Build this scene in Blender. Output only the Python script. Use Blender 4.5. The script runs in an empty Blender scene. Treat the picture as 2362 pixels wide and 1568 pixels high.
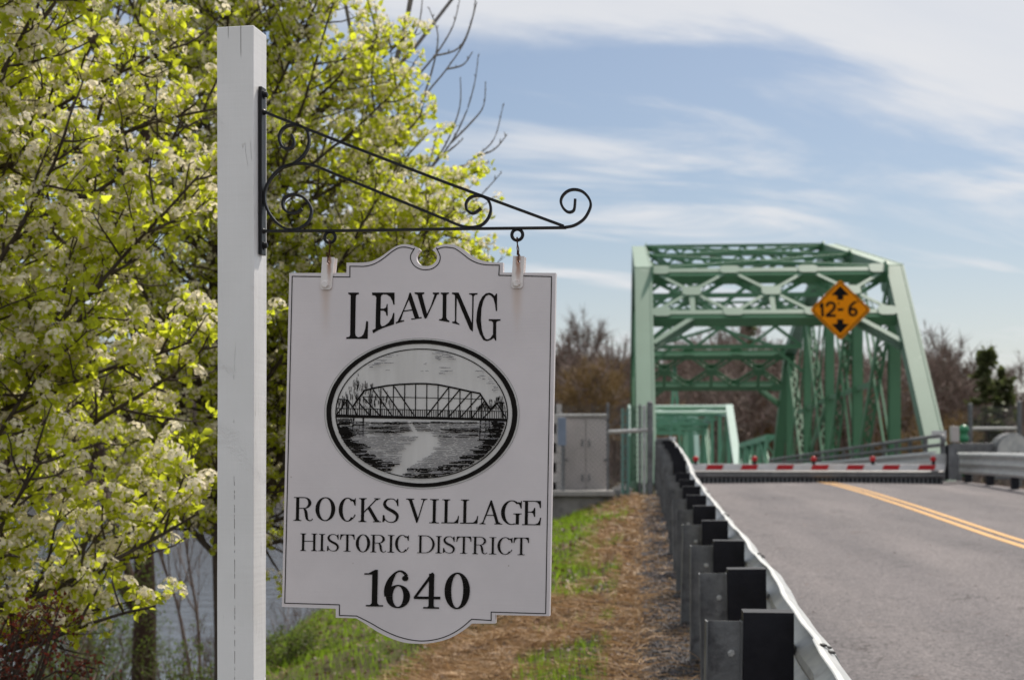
import bpy, math, random
import numpy as np
from mathutils import Vector, Matrix
from mathutils.geometry import tessellate_polygon
R = math.radians
rnd = random.Random(11)
rng = np.random.default_rng(5)
scene = bpy.context.scene
COL = scene.collection

# ------------------------------------------------------------------ camera
# world: origin at the lens, +Y ahead, Z up; eye level is Z = 0
FPX, CX, HY = 3485.0, 1181.0, 1065.0      # focal length, optical centre and horizon in photo units (2362 wide)
cam_d = bpy.data.cameras.new('camera')
cam = bpy.data.objects.new('camera', cam_d); COL.objects.link(cam)
cam.rotation_euler = (R(90), 0, 0)
cam_d.sensor_width = 36.0
cam_d.lens = 36.0 * FPX / 2362
cam_d.shift_y = (HY - 784) / 2362
cam_d.clip_start = 0.05; cam_d.clip_end = 6000
cam_d.dof.use_dof = True
cam_d.dof.focus_distance = 3.5
cam_d.dof.aperture_fstop = 6.2
scene.camera = cam

# ------------------------------------------------------------------ light
SUN_EL, SUN_AZ = 52, 29      # azimuth measured to the right of straight ahead
world = bpy.data.worlds.new('World'); scene.world = world
world.use_nodes = True
wn = world.node_tree; wn.nodes.clear()
def N(t, typ, **kw):
    n = t.nodes.new(typ)
    for k, v in kw.items(): setattr(n, k, v)
    return n
def ln(t, a, b): t.links.new(a, b)
def mth(t, op, a, b=None, c=None, clamp=False):
    n = N(t, 'ShaderNodeMath', operation=op); n.use_clamp = clamp
    for i, v in enumerate((a, b, c)):
        if v is None: continue
        if isinstance(v, (int, float)): n.inputs[i].default_value = v
        else: ln(t, v, n.inputs[i])
    return n.outputs[0]
def smooth(t, v, lo, hi, a=0.0, b=1.0):
    n = N(t, 'ShaderNodeMapRange', interpolation_type='SMOOTHSTEP')
    ln(t, v, n.inputs[0])
    n.inputs[1].default_value = lo; n.inputs[2].default_value = hi
    n.inputs[3].default_value = a; n.inputs[4].default_value = b
    return n.outputs[0]
def noise(t, vec, scale, detail=4, rough=.55, dist=0.0):
    n = N(t, 'ShaderNodeTexNoise')
    if vec is not None: ln(t, vec, n.inputs['Vector'])
    n.inputs['Scale'].default_value = scale; n.inputs['Detail'].default_value = detail
    n.inputs['Roughness'].default_value = rough; n.inputs['Distortion'].default_value = dist
    return n.outputs['Fac']
sky = N(wn, 'ShaderNodeTexSky', sky_type='NISHITA')
sky.sun_disc = False
sky.sun_elevation = R(SUN_EL); sky.sun_rotation = R(SUN_AZ)
sky.air_density = 1.0; sky.dust_density = 1.2; sky.ozone_density = 2.0
tc = N(wn, 'ShaderNodeTexCoord')
sep = N(wn, 'ShaderNodeSeparateXYZ'); ln(wn, tc.outputs['Generated'], sep.inputs[0])
dx, dy, dz = sep.outputs
zc = mth(wn, 'MAXIMUM', dz, 0.0)
den = mth(wn, 'ADD', zc, 0.13)
cu = mth(wn, 'DIVIDE', dx, den); cv = mth(wn, 'DIVIDE', dy, den)
# high thin cloud: a layer seen in perspective, streaked along one direction
rot = R(-24)
su = mth(wn, 'ADD', mth(wn, 'MULTIPLY', cu, math.cos(rot)), mth(wn, 'MULTIPLY', cv, -math.sin(rot)))
sv = mth(wn, 'ADD', mth(wn, 'MULTIPLY', cu, math.sin(rot)), mth(wn, 'MULTIPLY', cv, math.cos(rot)))
cmb = N(wn, 'ShaderNodeCombineXYZ'); ln(wn, mth(wn, 'MULTIPLY', su, 0.55), cmb.inputs[0]); ln(wn, mth(wn, 'MULTIPLY', sv, 1.5), cmb.inputs[1])
cmb.inputs[2].default_value = 3.7
n1 = noise(wn, cmb.outputs[0], 1.6, 8, .60, .55)
cmb2 = N(wn, 'ShaderNodeCombineXYZ'); ln(wn, cu, cmb2.inputs[0]); ln(wn, cv, cmb2.inputs[1]); cmb2.inputs[2].default_value = 1.3
n2 = noise(wn, cmb2.outputs[0], .9, 3, .5, .3)
w1 = smooth(wn, n1, .44, .64)
w2 = smooth(wn, n2, .35, .62, .35, 1.0)
wisps = mth(wn, 'MULTIPLY', w1, w2)
# thicker sheet overhead, whose lower rim dips towards the right
azr = mth(wn, 'DIVIDE', dx, mth(wn, 'MAXIMUM', dy, .05))
rim = mth(wn, 'SUBTRACT', dz, mth(wn, 'MULTIPLY', smooth(wn, azr, .16, .34), -.050))
rim = mth(wn, 'ADD', rim, mth(wn, 'MULTIPLY', mth(wn, 'SUBTRACT', n1, .5), .17))
rim = mth(wn, 'ADD', rim, mth(wn, 'MULTIPLY', mth(wn, 'SUBTRACT', n2, .5), .05))
sheet = mth(wn, 'MULTIPLY', smooth(wn, rim, .245, .290), mth(wn, 'ADD', .62, mth(wn, 'MULTIPLY', n1, .55)), clamp=True)
low = mth(wn, 'MULTIPLY', smooth(wn, dz, .17, -.02), .66)
cl = mth(wn, 'MAXIMUM', mth(wn, 'MAXIMUM', mth(wn, 'MULTIPLY', wisps, .98), sheet), low)
cl = mth(wn, 'ADD', mth(wn, 'MULTIPLY', cl, .93), .03, clamp=True)
mixs = N(wn, 'ShaderNodeMix', data_type='RGBA'); ln(wn, cl, mixs.inputs[0])
ln(wn, sky.outputs[0], mixs.inputs[6]); mixs.inputs[7].default_value = (9.2, 9.3, 9.6, 1)
bg = N(wn, 'ShaderNodeBackground'); bg.inputs[1].default_value = 0.086
ln(wn, mixs.outputs[2], bg.inputs[0])
wo = N(wn, 'ShaderNodeOutputWorld'); ln(wn, bg.outputs[0], wo.inputs[0])

sl = bpy.data.lights.new('sun', 'SUN'); sl.energy = 4.6; sl.angle = R(3); sl.color = (1.0, .93, .84)
sun = bpy.data.objects.new('sun', sl); COL.objects.link(sun)
sd = Vector((math.sin(R(SUN_AZ)) * math.cos(R(SUN_EL)), math.cos(R(SUN_AZ)) * math.cos(R(SUN_EL)), math.sin(R(SUN_EL))))
sun.rotation_euler = sd.to_track_quat('Z', 'Y').to_euler()
sun.location = sd * 50
vs = scene.view_settings
vs.view_transform = 'Standard'; vs.look = 'None'; vs.gamma = 1; vs.exposure = 0.0; vs.use_curve_mapping = False
scene.cycles.max_bounces = 8; scene.cycles.transparent_max_bounces = 12

# ------------------------------------------------------------------ helpers
def at(px, py, z):
    return Vector(((px - CX) / FPX * z, z, (HY - py) / FPX * z))
ORG = {}
def tag(o, label=None, cat=None, group=None, kind=None):
    if label: o['label'] = label
    if cat: o['category'] = cat
    if group: o['group'] = group
    if kind: o['kind'] = kind
    return o
def thing(name, loc, label, cat, group=None):
    o = bpy.data.objects.new(name, None); COL.objects.link(o)
    o.location = loc; ORG[o.name] = Vector(loc)
    o.empty_display_size = .2
    return tag(o, label, cat, group)
def link(name, me, parent=None, origin=None, kind=None, smooth_=False):
    o = bpy.data.objects.new(name, me); COL.objects.link(o)
    if parent is not None:
        o.parent = parent; ORG[o.name] = ORG[parent.name]
    else:
        o.location = origin or (0, 0, 0); ORG[o.name] = Vector(origin or (0, 0, 0))
    if kind: o['kind'] = kind
    if smooth_:
        me.polygons.foreach_set('use_smooth', [True] * len(me.polygons))
    return o
class MB:
    def __init__(s): s.v = []; s.f = []
    def add(s, vs_, fs):
        b = len(s.v); s.v += [Vector(p) for p in vs_]; s.f += [tuple(i + b for i in f) for f in fs]
    def box8(s, p):      # p: 4 bottom (ccw) + 4 top
        s.add(p, [(3, 2, 1, 0), (4, 5, 6, 7), (0, 1, 5, 4), (1, 2, 6, 5), (2, 3, 7, 6), (3, 0, 4, 7)])
    def box(s, c, size, ax=None):
        c = Vector(c); hx, hy, hz = [q / 2 for q in size]
        X, Y, Z = ax or (Vector((1, 0, 0)), Vector((0, 1, 0)), Vector((0, 0, 1)))
        p = [c + X * a * hx + Y * b * hy + Z * d * hz for d in (-1, 1) for a, b in ((-1, -1), (1, -1), (1, 1), (-1, 1))]
        s.box8(p)
    def beam(s, p0, p1, w, d, side):     # w along 'side', d along the third axis
        p0, p1 = Vector(p0), Vector(p1); t = (p1 - p0).normalized()
        side = Vector(side); side = (side - t * side.dot(t)).normalized(); up = t.cross(side)
        p = []
        for q in (p0, p1):
            p += [q - side * w / 2 - up * d / 2, q + side * w / 2 - up * d / 2, q + side * w / 2 + up * d / 2, q - side * w / 2 + up * d / 2]
        s.box8(p)
    def tube(s, pts, rad, n=6, cap=True):
        pts = [Vector(p) for p in pts]
        if not isinstance(rad, (list, tuple)): rad = [rad] * len(pts)
        b = len(s.v); u = None
        for i, p in enumerate(pts):
            t = (pts[min(i + 1, len(pts) - 1)] - pts[max(i - 1, 0)]).normalized()
            if u is None: u = t.orthogonal().normalized()
            u = (u - t * u.dot(t)).normalized(); w = t.cross(u)
            for k in range(n):
                a = 2 * math.pi * k / n
                s.v.append(p + (u * math.cos(a) + w * math.sin(a)) * rad[i])
        for i in range(len(pts) - 1):
            for k in range(n):
                k2 = (k + 1) % n
                s.f.append((b + i * n + k, b + i * n + k2, b + (i + 1) * n + k2, b + (i + 1) * n + k))
        if cap:
            s.f.append(tuple(b + k for k in reversed(range(n))))
            e = b + (len(pts) - 1) * n
            s.f.append(tuple(e + k for k in range(n)))
    def prism(s, loops, fn, d0, d1):     # loops of (u,v); fn(u,v,d) -> world; first loop outer, others holes
        tri = tessellate_polygon([[Vector((u, v, 0)) for u, v in lp] for lp in loops])
        flat = [q for lp in loops for q in lp]; n = len(flat); b = len(s.v)
        s.v += [Vector(fn(u, v, d0)) for u, v in flat] + [Vector(fn(u, v, d1)) for u, v in flat]
        for t in tri:
            s.f.append(tuple(b + i for i in t)); s.f.append(tuple(b + n + i for i in reversed(t)))
        o = 0
        for lp in loops:
            m = len(lp)
            for i in range(m):
                j = (i + 1) % m
                s.f.append((b + o + i, b + o + j, b + n + o + j, b + n + o + i))
            o += m
    def lathe(s, c, prof, n=16, axis=None):
        axis = Vector(axis or (0, 0, 1)).normalized(); u = axis.orthogonal().normalized(); w = axis.cross(u); c = Vector(c)
        b = len(s.v)
        for r, h in prof:
            for k in range(n):
                a = 2 * math.pi * k / n
                s.v.append(c + axis * h + (u * math.cos(a) + w * math.sin(a)) * r)
        for i in range(len(prof) - 1):
            for k in range(n):
                k2 = (k + 1) % n
                s.f.append((b + i * n + k, b + i * n + k2, b + (i + 1) * n + k2, b + (i + 1) * n + k))
        s.f.append(tuple(b + k for k in reversed(range(n)))); e = b + (len(prof) - 1) * n
        s.f.append(tuple(e + k for k in range(n)))
    def mesh(s, name, mat, org=Vector((0, 0, 0)), fix=True):
        me = bpy.data.meshes.new(name)
        me.from_pydata([tuple(p - org) for p in s.v], [], s.f)
        if fix:
            import bmesh
            bm = bmesh.new(); bm.from_mesh(me); bmesh.ops.recalc_face_normals(bm, faces=bm.faces); bm.to_mesh(me); bm.free()
        me.materials.append(mat); me.update()
        return me
    def build(s, name, mat, parent=None, origin=None, kind=None, smooth_=False, bevel=0, fix=True):
        org = ORG[parent.name] if parent is not None else Vector(origin or (0, 0, 0))
        o = link(name, s.mesh(name, mat, org, fix), parent, origin, kind, smooth_)
        if bevel:
            m = o.modifiers.new('bevel', 'BEVEL'); m.width = bevel; m.segments = 2; m.limit_method = 'ANGLE'
        return o
def npmesh(name, V, F, mat, smooth_=False):     # V (n,3), F (m,k) constant k
    me = bpy.data.meshes.new(name)
    V = np.asarray(V, dtype=np.float32); F = np.asarray(F, dtype=np.int32)
    m, k = F.shape
    me.vertices.add(len(V)); me.vertices.foreach_set('co', V.ravel())
    me.loops.add(m * k); me.loops.foreach_set('vertex_index', F.ravel())
    me.polygons.add(m); me.polygons.foreach_set('loop_start', np.arange(0, m * k, k, dtype=np.int32))
    me.polygons.foreach_set('loop_total', np.full(m, k, dtype=np.int32))
    if smooth_: me.polygons.foreach_set('use_smooth', np.ones(m, dtype=bool))
    me.update(calc_edges=True); me.validate()
    me.materials.append(mat)
    return me
def scatter(T, F, M, P):       # template verts T (n,3), faces F (m,k); matrices M (q,3,3), positions P (q,3)
    q = len(P); n = len(T)
    V = np.einsum('qij,nj->qni', M, T) + P[:, None, :]
    FF = F[None, :, :] + (np.arange(q) * n)[:, None, None]
    return V.reshape(-1, 3), FF.reshape(-1, F.shape[1])
def rotz(a):
    c, s_ = np.cos(a), np.sin(a); z = np.zeros_like(a); o = np.ones_like(a)
    return np.stack([np.stack([c, -s_, z], -1), np.stack([s_, c, z], -1), np.stack([z, z, o], -1)], -2)
def frames(D, spin):           # matrices whose local z follows directions D
    D = D / np.linalg.norm(D, axis=1, keepdims=True)
    ref = np.where(np.abs(D[:, 2:3]) > .95, np.array([[1., 0, 0]]), np.array([[0, 0, 1.]]))
    X = np.cross(ref, D); X /= np.linalg.norm(X, axis=1, keepdims=True); Y = np.cross(D, X)
    return np.einsum('qij,qjk->qik', np.stack([X, Y, D], -1), rotz(spin))

# ------------------------------------------------------------------ materials
def mat_base(name):
    m = bpy.data.materials.new(name); m.use_nodes = True
    t = m.node_tree; return m, t, t.nodes['Principled BSDF']
def pmat(name, c1, rough=.6, metal=0.0, c2=None, scale=4.0, bump=0.0, bscale=40.0, spec=.5, detail=5, stretch=None, island=0.0, c3=None, s3=1.0, t3=(.55, .7)):
    m, t, b = mat_base(name)
    g = N(t, 'ShaderNodeNewGeometry'); vec = g.outputs['Position']
    if stretch:
        mp = N(t, 'ShaderNodeMapping'); ln(t, vec, mp.inputs[0]); mp.inputs['Scale'].default_value = stretch; vec = mp.outputs[0]
    c2 = c2 or tuple(x * .8 for x in c1)
    mx = N(t, 'ShaderNodeMix', data_type='RGBA')
    ln(t, smooth(t, noise(t, vec, scale, detail, .6), .3, .7), mx.inputs[0])
    mx.inputs[6].default_value = (*c1, 1); mx.inputs[7].default_value = (*c2, 1)
    out = mx.outputs[2]
    if c3:
        m3 = N(t, 'ShaderNodeMix', data_type='RGBA'); ln(t, smooth(t, noise(t, vec, s3, 6, .65), *t3), m3.inputs[0])
        ln(t, out, m3.inputs[6]); m3.inputs[7].default_value = (*c3, 1); out = m3.outputs[2]
    if island:
        hs = N(t, 'ShaderNodeHueSaturation'); ln(t, out, hs.inputs['Color'])
        ln(t, mth(t, 'ADD', mth(t, 'MULTIPLY', g.outputs['Random Per Island'], island * 2), 1 - island), hs.inputs['Value'])
        ln(t, mth(t, 'ADD', mth(t, 'MULTIPLY', g.outputs['Random Per Island'], -.05), .525), hs.inputs['Hue'])
        out = hs.outputs[0]
    ln(t, out, b.inputs['Base Color'])
    b.inputs['Roughness'].default_value = rough; b.inputs['Metallic'].default_value = metal
    b.inputs['Specular IOR Level'].default_value = spec
    if bump:
        bp = N(t, 'ShaderNodeBump'); bp.inputs['Strength'].default_value = bump; bp.inputs['Distance'].default_value = .02
        ln(t, noise(t, vec, bscale, 6, .65), bp.inputs['Height']); ln(t, bp.outputs[0], b.inputs['Normal'])
    return m
def leafmat(name, dif, trans, amount=.5, var=.25, dif2=None):
    m = bpy.data.materials.new(name); m.use_nodes = True; t = m.node_tree; t.nodes.clear()
    g = N(t, 'ShaderNodeNewGeometry')
    def vary(c, c2=None):
        hs = N(t, 'ShaderNodeHueSaturation')
        if c2:
            mx = N(t, 'ShaderNodeMix', data_type='RGBA'); ln(t, g.outputs['Random Per Island'], mx.inputs[0])
            mx.inputs[6].default_value = (*c, 1); mx.inputs[7].default_value = (*c2, 1); ln(t, mx.outputs[2], hs.inputs['Color'])
        else: hs.inputs['Color'].default_value = (*c, 1)
        ln(t, mth(t, 'ADD', mth(t, 'MULTIPLY', mth(t, 'FRACT', mth(t, 'MULTIPLY', g.outputs['Random Per Island'], 7.3)), var * 2), 1 - var), hs.inputs['Value'])
        return hs.outputs[0]
    d = N(t, 'ShaderNodeBsdfPrincipled'); ln(t, vary(dif, dif2), d.inputs['Base Color']); d.inputs['Roughness'].default_value = .55
    d.inputs['Specular IOR Level'].default_value = .3
    tr = N(t, 'ShaderNodeBsdfTranslucent'); ln(t, vary(trans), tr.inputs[0])
    mx = N(t, 'ShaderNodeMixShader'); mx.inputs[0].default_value = amount
    ln(t, d.outputs[0], mx.inputs[1]); ln(t, tr.outputs[0], mx.inputs[2])
    o = N(t, 'ShaderNodeOutputMaterial'); ln(t, mx.outputs[0], o.inputs[0])
    return m
M = {}
M['black'] = pmat('black_iron_paint', (.008, .008, .010), .38, 0, (.014, .013, .015), 30, .15, 160, .3)
M['ink'] = pmat('black_sign_paint', (.008, .007, .006), .75, 0, (.012, .010, .009), 30, spec=.12)
M['ink_grey'] = pmat('worn_grey_ink', (.16, .155, .16), .6, 0, (.28, .27, .28), 60)
M['decal'] = pmat('decal_vinyl', (.70, .68, .66), .5, 0, (.62, .60, .58), 30, stretch=(1, 1, .12))
M['steel'] = pmat('green_bridge_paint', (.088, .225, .118), .42, 0, (.075, .195, .102), .8, .05, 9, .45, c3=(.16, .28, .19), s3=2.5, t3=(.62, .8))  # deeper green copy for inner members, their shade put into the colour
M['steel_front'] = pmat('weathered_lit_green_paint', (.125, .225, .155), .5, 0, (.112, .205, .14), .8, .05, 9, .5, c3=(.24, .33, .26), s3=1.5, t3=(.6, .8))  # paler copy for portal members: fading plus sky light in the colour
M['steel_pale'] = pmat('sky_tinted_bridge_paint', (.17, .31, .27), .5, 0, (.15, .28, .23), .7)  # bluish sky reflection put into the paint colour
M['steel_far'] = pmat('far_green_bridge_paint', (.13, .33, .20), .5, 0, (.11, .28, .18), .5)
M['galv'] = pmat('galvanised_steel', (.55, .55, .53), .42, .35, (.40, .41, .41), 7, .1, 60, .5, c3=(.30, .28, .26), s3=5, t3=(.6, .78))
M['galv_dull'] = pmat('dull_galvanised_steel', (.20, .205, .21), .55, .25, (.13, .135, .14), 9, .25, 50, .4, c3=(.08, .08, .085), s3=7, t3=(.52, .7))
M['galv_mid'] = pmat('weathered_galvanised', (.30, .295, .29), .5, .3, (.22, .22, .22), 7, .1, 60, .4)
M['plastic'] = pmat('black_composite', (.008, .008, .012), .5, 0, (.013, .013, .018), 12, .15, 80, .22)
M['white'] = pmat('white_gate_paint', (.7, .7, .7), .45, 0, (.6, .59, .58), 5)
M['red'] = pmat('red_reflective', (.5, .006, .012), .4, 0, (.42, .005, .01), 5)
M['orange'] = pmat('orange_sign_sheeting', (.90, .30, .004), .7, 0, (.84, .27, .004), 6, spec=.1)
M['sign_edge'] = pmat('sign_edge_ochre', (.45, .25, .03), .5)
M['concrete'] = pmat('weathered_concrete', (.30, .285, .27), .9, 0, (.2, .19, .18), 2, .4, 12, .3, c3=(.07, .068, .065), s3=1.4, t3=(.5, .72))
M['cabinet'] = pmat('taupe_cabinet_paint', (.50, .46, .445), .5, 0, (.43, .40, .38), 1.5, .05, 10)
M['blockwall'] = pmat('pale_block', (.5, .47, .45), .9, 0, (.42, .4, .38), 8, .3, 60)
M['bluegrey'] = pmat('blue_grey_box', (.22, .27, .36), .5)
M['bark'] = pmat('dark_pear_bark', (.06, .046, .038), .9, 0, (.10, .08, .065), 14, .6, 50, .2)
M['bark_brown'] = pmat('brown_bark', (.075, .045, .032), .95, 0, (.045, .028, .022), 8, .9, 30, .2)
M['bark_grey'] = pmat('grey_twig_bark', (.19, .175, .17), .9, 0, (.13, .12, .115), 14)
M['bark_brush'] = pmat('brush_stem', (.16, .11, .085), .9, 0, (.09, .06, .05), 14)
M['leaf'] = leafmat('young_pear_leaf', (.33, .38, .035), (.74, .81, .05), .60, .24, (.41, .45, .05))
M['blossom'] = leafmat('cream_blossom', (.86, .79, .64), (.90, .82, .62), .50, .08, (.90, .84, .72))
M['anther'] = leafmat('blossom_centre', (.30, .26, .14), (.25, .22, .12), .3, .2)
M['redleaf'] = leafmat('dark_red_leaf', (.10, .022, .018), (.20, .035, .02), .4, .35, (.16, .05, .03))
M['shrubleaf'] = leafmat('shrub_leaf', (.055, .085, .018), (.14, .2, .03), .45, .35, (.10, .12, .03))
M['grass'] = leafmat('spring_grass', (.12, .20, .018), (.26, .42, .02), .5, .3, (.18, .25, .02))
M['straw'] = leafmat('dry_straw', (.52, .355, .195), (.28, .18, .09), .25, .4, (.34, .19, .085))
M['litter'] = leafmat('leaf_litter', (.17, .085, .045), (.1, .05, .03), .2, .5, (.10, .055, .04))
M['stone'] = pmat('grey_gravel', (.11, .10, .105), .9, 0, (.06, .055, .06), 20, island=.5)
M['woodtwig'] = pmat('far_bare_twigs', (.25, .19, .155), .95, 0, (.185, .14, .115), .08, island=.25)
M['woodtwig_y'] = leafmat('far_budding_twigs', (.25, .165, .075), (.16, .11, .045), .3, .3)
M['fir'] = leafmat('far_evergreen', (.10, .125, .05), (.10, .13, .04), .4, .35, (.15, .14, .06))
M['rust'] = pmat('rusty_wire', (.10, .032, .014), .85, .2, (.05, .02, .012), 60, .3, 300)
M['rubber'] = pmat('dark_gap', (.015, .015, .015), .8)

# white painted timber of the post
def post_mat():
    m, t, b = mat_base('white_painted_timber')
    g = N(t, 'ShaderNodeNewGeometry'); P = g.outputs['Position']
    mp = N(t, 'ShaderNodeMapping'); ln(t, P, mp.inputs[0]); mp.inputs['Scale'].default_value = (40, 40, 1.6)
    grain = noise(t, mp.outputs[0], 1.0, 6, .6, .6)
    mp2 = N(t, 'ShaderNodeMapping'); ln(t, P, mp2.inputs[0]); mp2.inputs['Scale'].default_value = (3, 3, 130)
    saw = noise(t, mp2.outputs[0], 1.0, 3, .5)
    big = noise(t, P, 5, 4, .5)
    mx = N(t, 'ShaderNodeMix', data_type='RGBA'); ln(t, smooth(t, big, .3, .7), mx.inputs[0])
    mx.inputs[6].default_value = (.88, .87, .865, 1); mx.inputs[7].default_value = (.82, .81, .80, 1)
    # knots that bled through, flaky relief
    kn = smooth(t, noise(t, P, 5.5, 3, .6, .8), .585, .68)
    flake = noise(t, P, 110, 5, .7, 1.5)
    # fine dark drying checks
    mp3 = N(t, 'ShaderNodeMapping'); ln(t, P, mp3.inputs[0]); mp3.inputs['Scale'].default_value = (26, 26, 2.2)
    ck = noise(t, mp3.outputs[0], 1.0, 2, .5, .2)
    line = mth(t, 'MULTIPLY', smooth(t, mth(t, 'ABSOLUTE', mth(t, 'SUBTRACT', ck, .62)), .006, .0), smooth(t, noise(t, P, 9, 2), .56, .62))
    sxyz = N(t, 'ShaderNodeSeparateXYZ'); ln(t, P, sxyz.inputs[0])
    wob = noise(t, mp.outputs[0], .6, 3, .5); brk = noise(t, P, 38, 3, .6)
    for (cx_, y0_, y1_, wd_, th) in ((526, 58, 84, .0007, .2), (557, 58, 128, .0008, .2), (541, 1130, 1568, .0006, .47), (540, 880, 1130, .0004, .56), (604, 60, 200, .0005, .5)):
        x0_ = (cx_ - 1181) / 3485 * 3.58; za_ = (1065 - y0_) / 3485 * 3.58; zb_ = (1065 - y1_) / 3485 * 3.58
        dd_ = mth(t, 'ABSOLUTE', mth(t, 'ADD', mth(t, 'SUBTRACT', sxyz.outputs[0], x0_), mth(t, 'MULTIPLY', mth(t, 'SUBTRACT', wob, .5), .006)))
        k_ = mth(t, 'MULTIPLY', smooth(t, dd_, wd_ * 1.6, wd_ * .6), mth(t, 'MULTIPLY', smooth(t, sxyz.outputs[2], zb_ - .01, zb_ + .01), smooth(t, brk, th, th + .04)))
        k_ = mth(t, 'MULTIPLY', k_, mth(t, 'LESS_THAN', sxyz.outputs[2], za_ + .02))
        line = mth(t, 'MAXIMUM', mth(t, 'MULTIPLY', line, .3 if cx_ == 526 else 1), k_)
    m2 = N(t, 'ShaderNodeMix', data_type='RGBA'); ln(t, mth(t, 'MULTIPLY', line, .5), m2.inputs[0])
    ln(t, mx.outputs[2], m2.inputs[6]); m2.inputs[7].default_value = (.25, .24, .20, 1)
    ln(t, m2.outputs[2], b.inputs['Base Color']); b.inputs['Roughness'].default_value = .42
    hsum = mth(t, 'ADD', mth(t, 'MULTIPLY', grain, .55), mth(t, 'MULTIPLY', saw, .12))
    hsum = mth(t, 'ADD', hsum, mth(t, 'MULTIPLY', mth(t, 'MULTIPLY', kn, mth(t, 'SUBTRACT', flake, .5)), .8))
    hsum = mth(t, 'SUBTRACT', hsum, mth(t, 'MULTIPLY', line, 1.2))
    bp = N(t, 'ShaderNodeBump'); bp.inputs['Strength'].default_value = 1.0; bp.inputs['Distance'].default_value = .0032
    ln(t, hsum, bp.inputs['Height']); ln(t, bp.outputs[0], b.inputs['Normal'])
    return m
M['post'] = post_mat()

# ================================================================== SIGN POST
th_ = R(11)
pf = Vector((math.cos(th_), -math.sin(th_), 0)); pb = Vector((math.sin(th_), math.cos(th_), 0))
FR = at(585, HY, 3.57)
GROUND_POST = -1.75
post = thing('sign_post', (FR.x - .045, FR.y + .045, GROUND_POST), 'white painted square timber post carrying the iron scroll bracket', 'post')
mb = MB(); ztop = (HY - 58) / FPX * 3.57
levels = [GROUND_POST - .3, -1.4, -1.1, -.85, -.55, -.3, -.05, .2, .45, .7, .9, ztop]
b0 = 0
for i, zz in enumerate(levels):
    k = (zz - levels[0]) / (ztop - levels[0]); wv = .0012 * math.sin(zz * 5.1)
    w = .0885 + .0035 * k; d = .086 + .004 * k
    c = Vector((FR.x, FR.y, zz)) - pf * (.0012 * (1 - k)) + pf * wv * .5
    cut = .0012 * math.sin(3 * zz)
    mb.v += [c - pf * w + pb * cut, c, c + pb * d - pf * .001 * (1 - k), c - pf * w + pb * d]
for i in range(len(levels) - 1):
    for a in range(4):
        b_ = (a + 1) % 4
        mb.f.append((i * 4 + a, i * 4 + b_, i * 4 + 4 + b_, i * 4 + 4 + a))
mb.f += [(3, 2, 1, 0), tuple(4 * (len(levels) - 1) + k for k in range(4))]
mb.build('shaft', M['post'], post, bevel=.0022)

# ---- iron scroll bracket, traced on its own plane and given strap thickness
ph = R(7.0)
aD = Vector((math.cos(ph), -math.sin(ph), 0)); aN = Vector((-math.sin(ph), -math.cos(ph), 0))
A0 = FR + pb * .043
def onp(px, py, p0, n):
    r = Vector(((px - CX) / FPX, 1, (HY - py) / FPX)); return r * (p0.dot(n) / r.dot(n))
def c1(X, Y): return (680 + X / 1.9048) / 1.39712, (60 + Y / 1.9048) / 1.39712
def ap(X, Y): return onp(*c1(X, Y), A0, aN)
def crom(pts, k=5):
    out = []
    for i in range(len(pts) - 1):
        p0 = pts[max(i - 1, 0)]; p1 = pts[i]; p2 = pts[i + 1]; p3 = pts[min(i + 2, len(pts) - 1)]
        for j in range(k):
            t = j / k
            out.append(tuple(.5 * (2 * p1[q] + (p2[q] - p0[q]) * t + (2 * p0[q] - 5 * p1[q] + 4 * p2[q] - p3[q]) * t * t + (3 * p1[q] - p0[q] - 3 * p2[q] + p3[q]) * t ** 3) for q in range(len(p1))))
    out.append(tuple(pts[-1])); return out
def strap(mb, pts, th=.0056, wd=.0125):
    P = [ap(*p) for p in pts]; b = len(mb.v); n = len(P)
    for i, p in enumerate(P):
        t = (P[min(i + 1, n - 1)] - P[max(i - 1, 0)]).normalized(); u = t.cross(aN).normalized()
        mb.v += [p + u * th / 2 + aN * wd / 2, p - u * th / 2 + aN * wd / 2, p - u * th / 2 - aN * wd / 2, p + u * th / 2 - aN * wd / 2]
    for i in range(n - 1):
        for a in range(4):
            c_ = (a + 1) % 4; mb.f.append((b + i * 4 + a, b + i * 4 + c_, b + i * 4 + 4 + c_, b + i * 4 + 4 + a))
    mb.f += [(b + 3, b + 2, b + 1, b), tuple(b + 4 * (n - 1) + k for k in range(4))]
arm = MB(); strap(arm, [(322, 1305), (900, 1302), (1500, 1291), (2180, 1284)]); 
strap(arm, crom([(2165, 1283), (2230, 1270), (2290, 1230), (2325, 1170), (2330, 1130), (2310, 1090), (2275, 1060), (2230, 1050), (2190, 1060), (2158, 1090), (2148, 1125), (2160, 1160), (2185, 1185), (2210, 1188), (2230, 1170), (2236, 1108)]))
bracket = arm.build('scroll_bracket', M['black'], post)
m_ = MB(); strap(m_, [(325, 573), (700, 722), (1400, 992), (2165, 1274)]); m_.build('diagonal_bar', M['black'], bracket)
m_ = MB(); strap(m_, crom([(435, 915), (500, 895), (560, 850), (592, 800), (603, 745), (590, 690), (560, 665), (520, 655), (470, 660), (435, 687), (420, 730), (430, 775), (455, 798), (480, 801), (502, 790), (510, 755), (495, 712)])); m_.build('scroll', M['black'], bracket)
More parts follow.
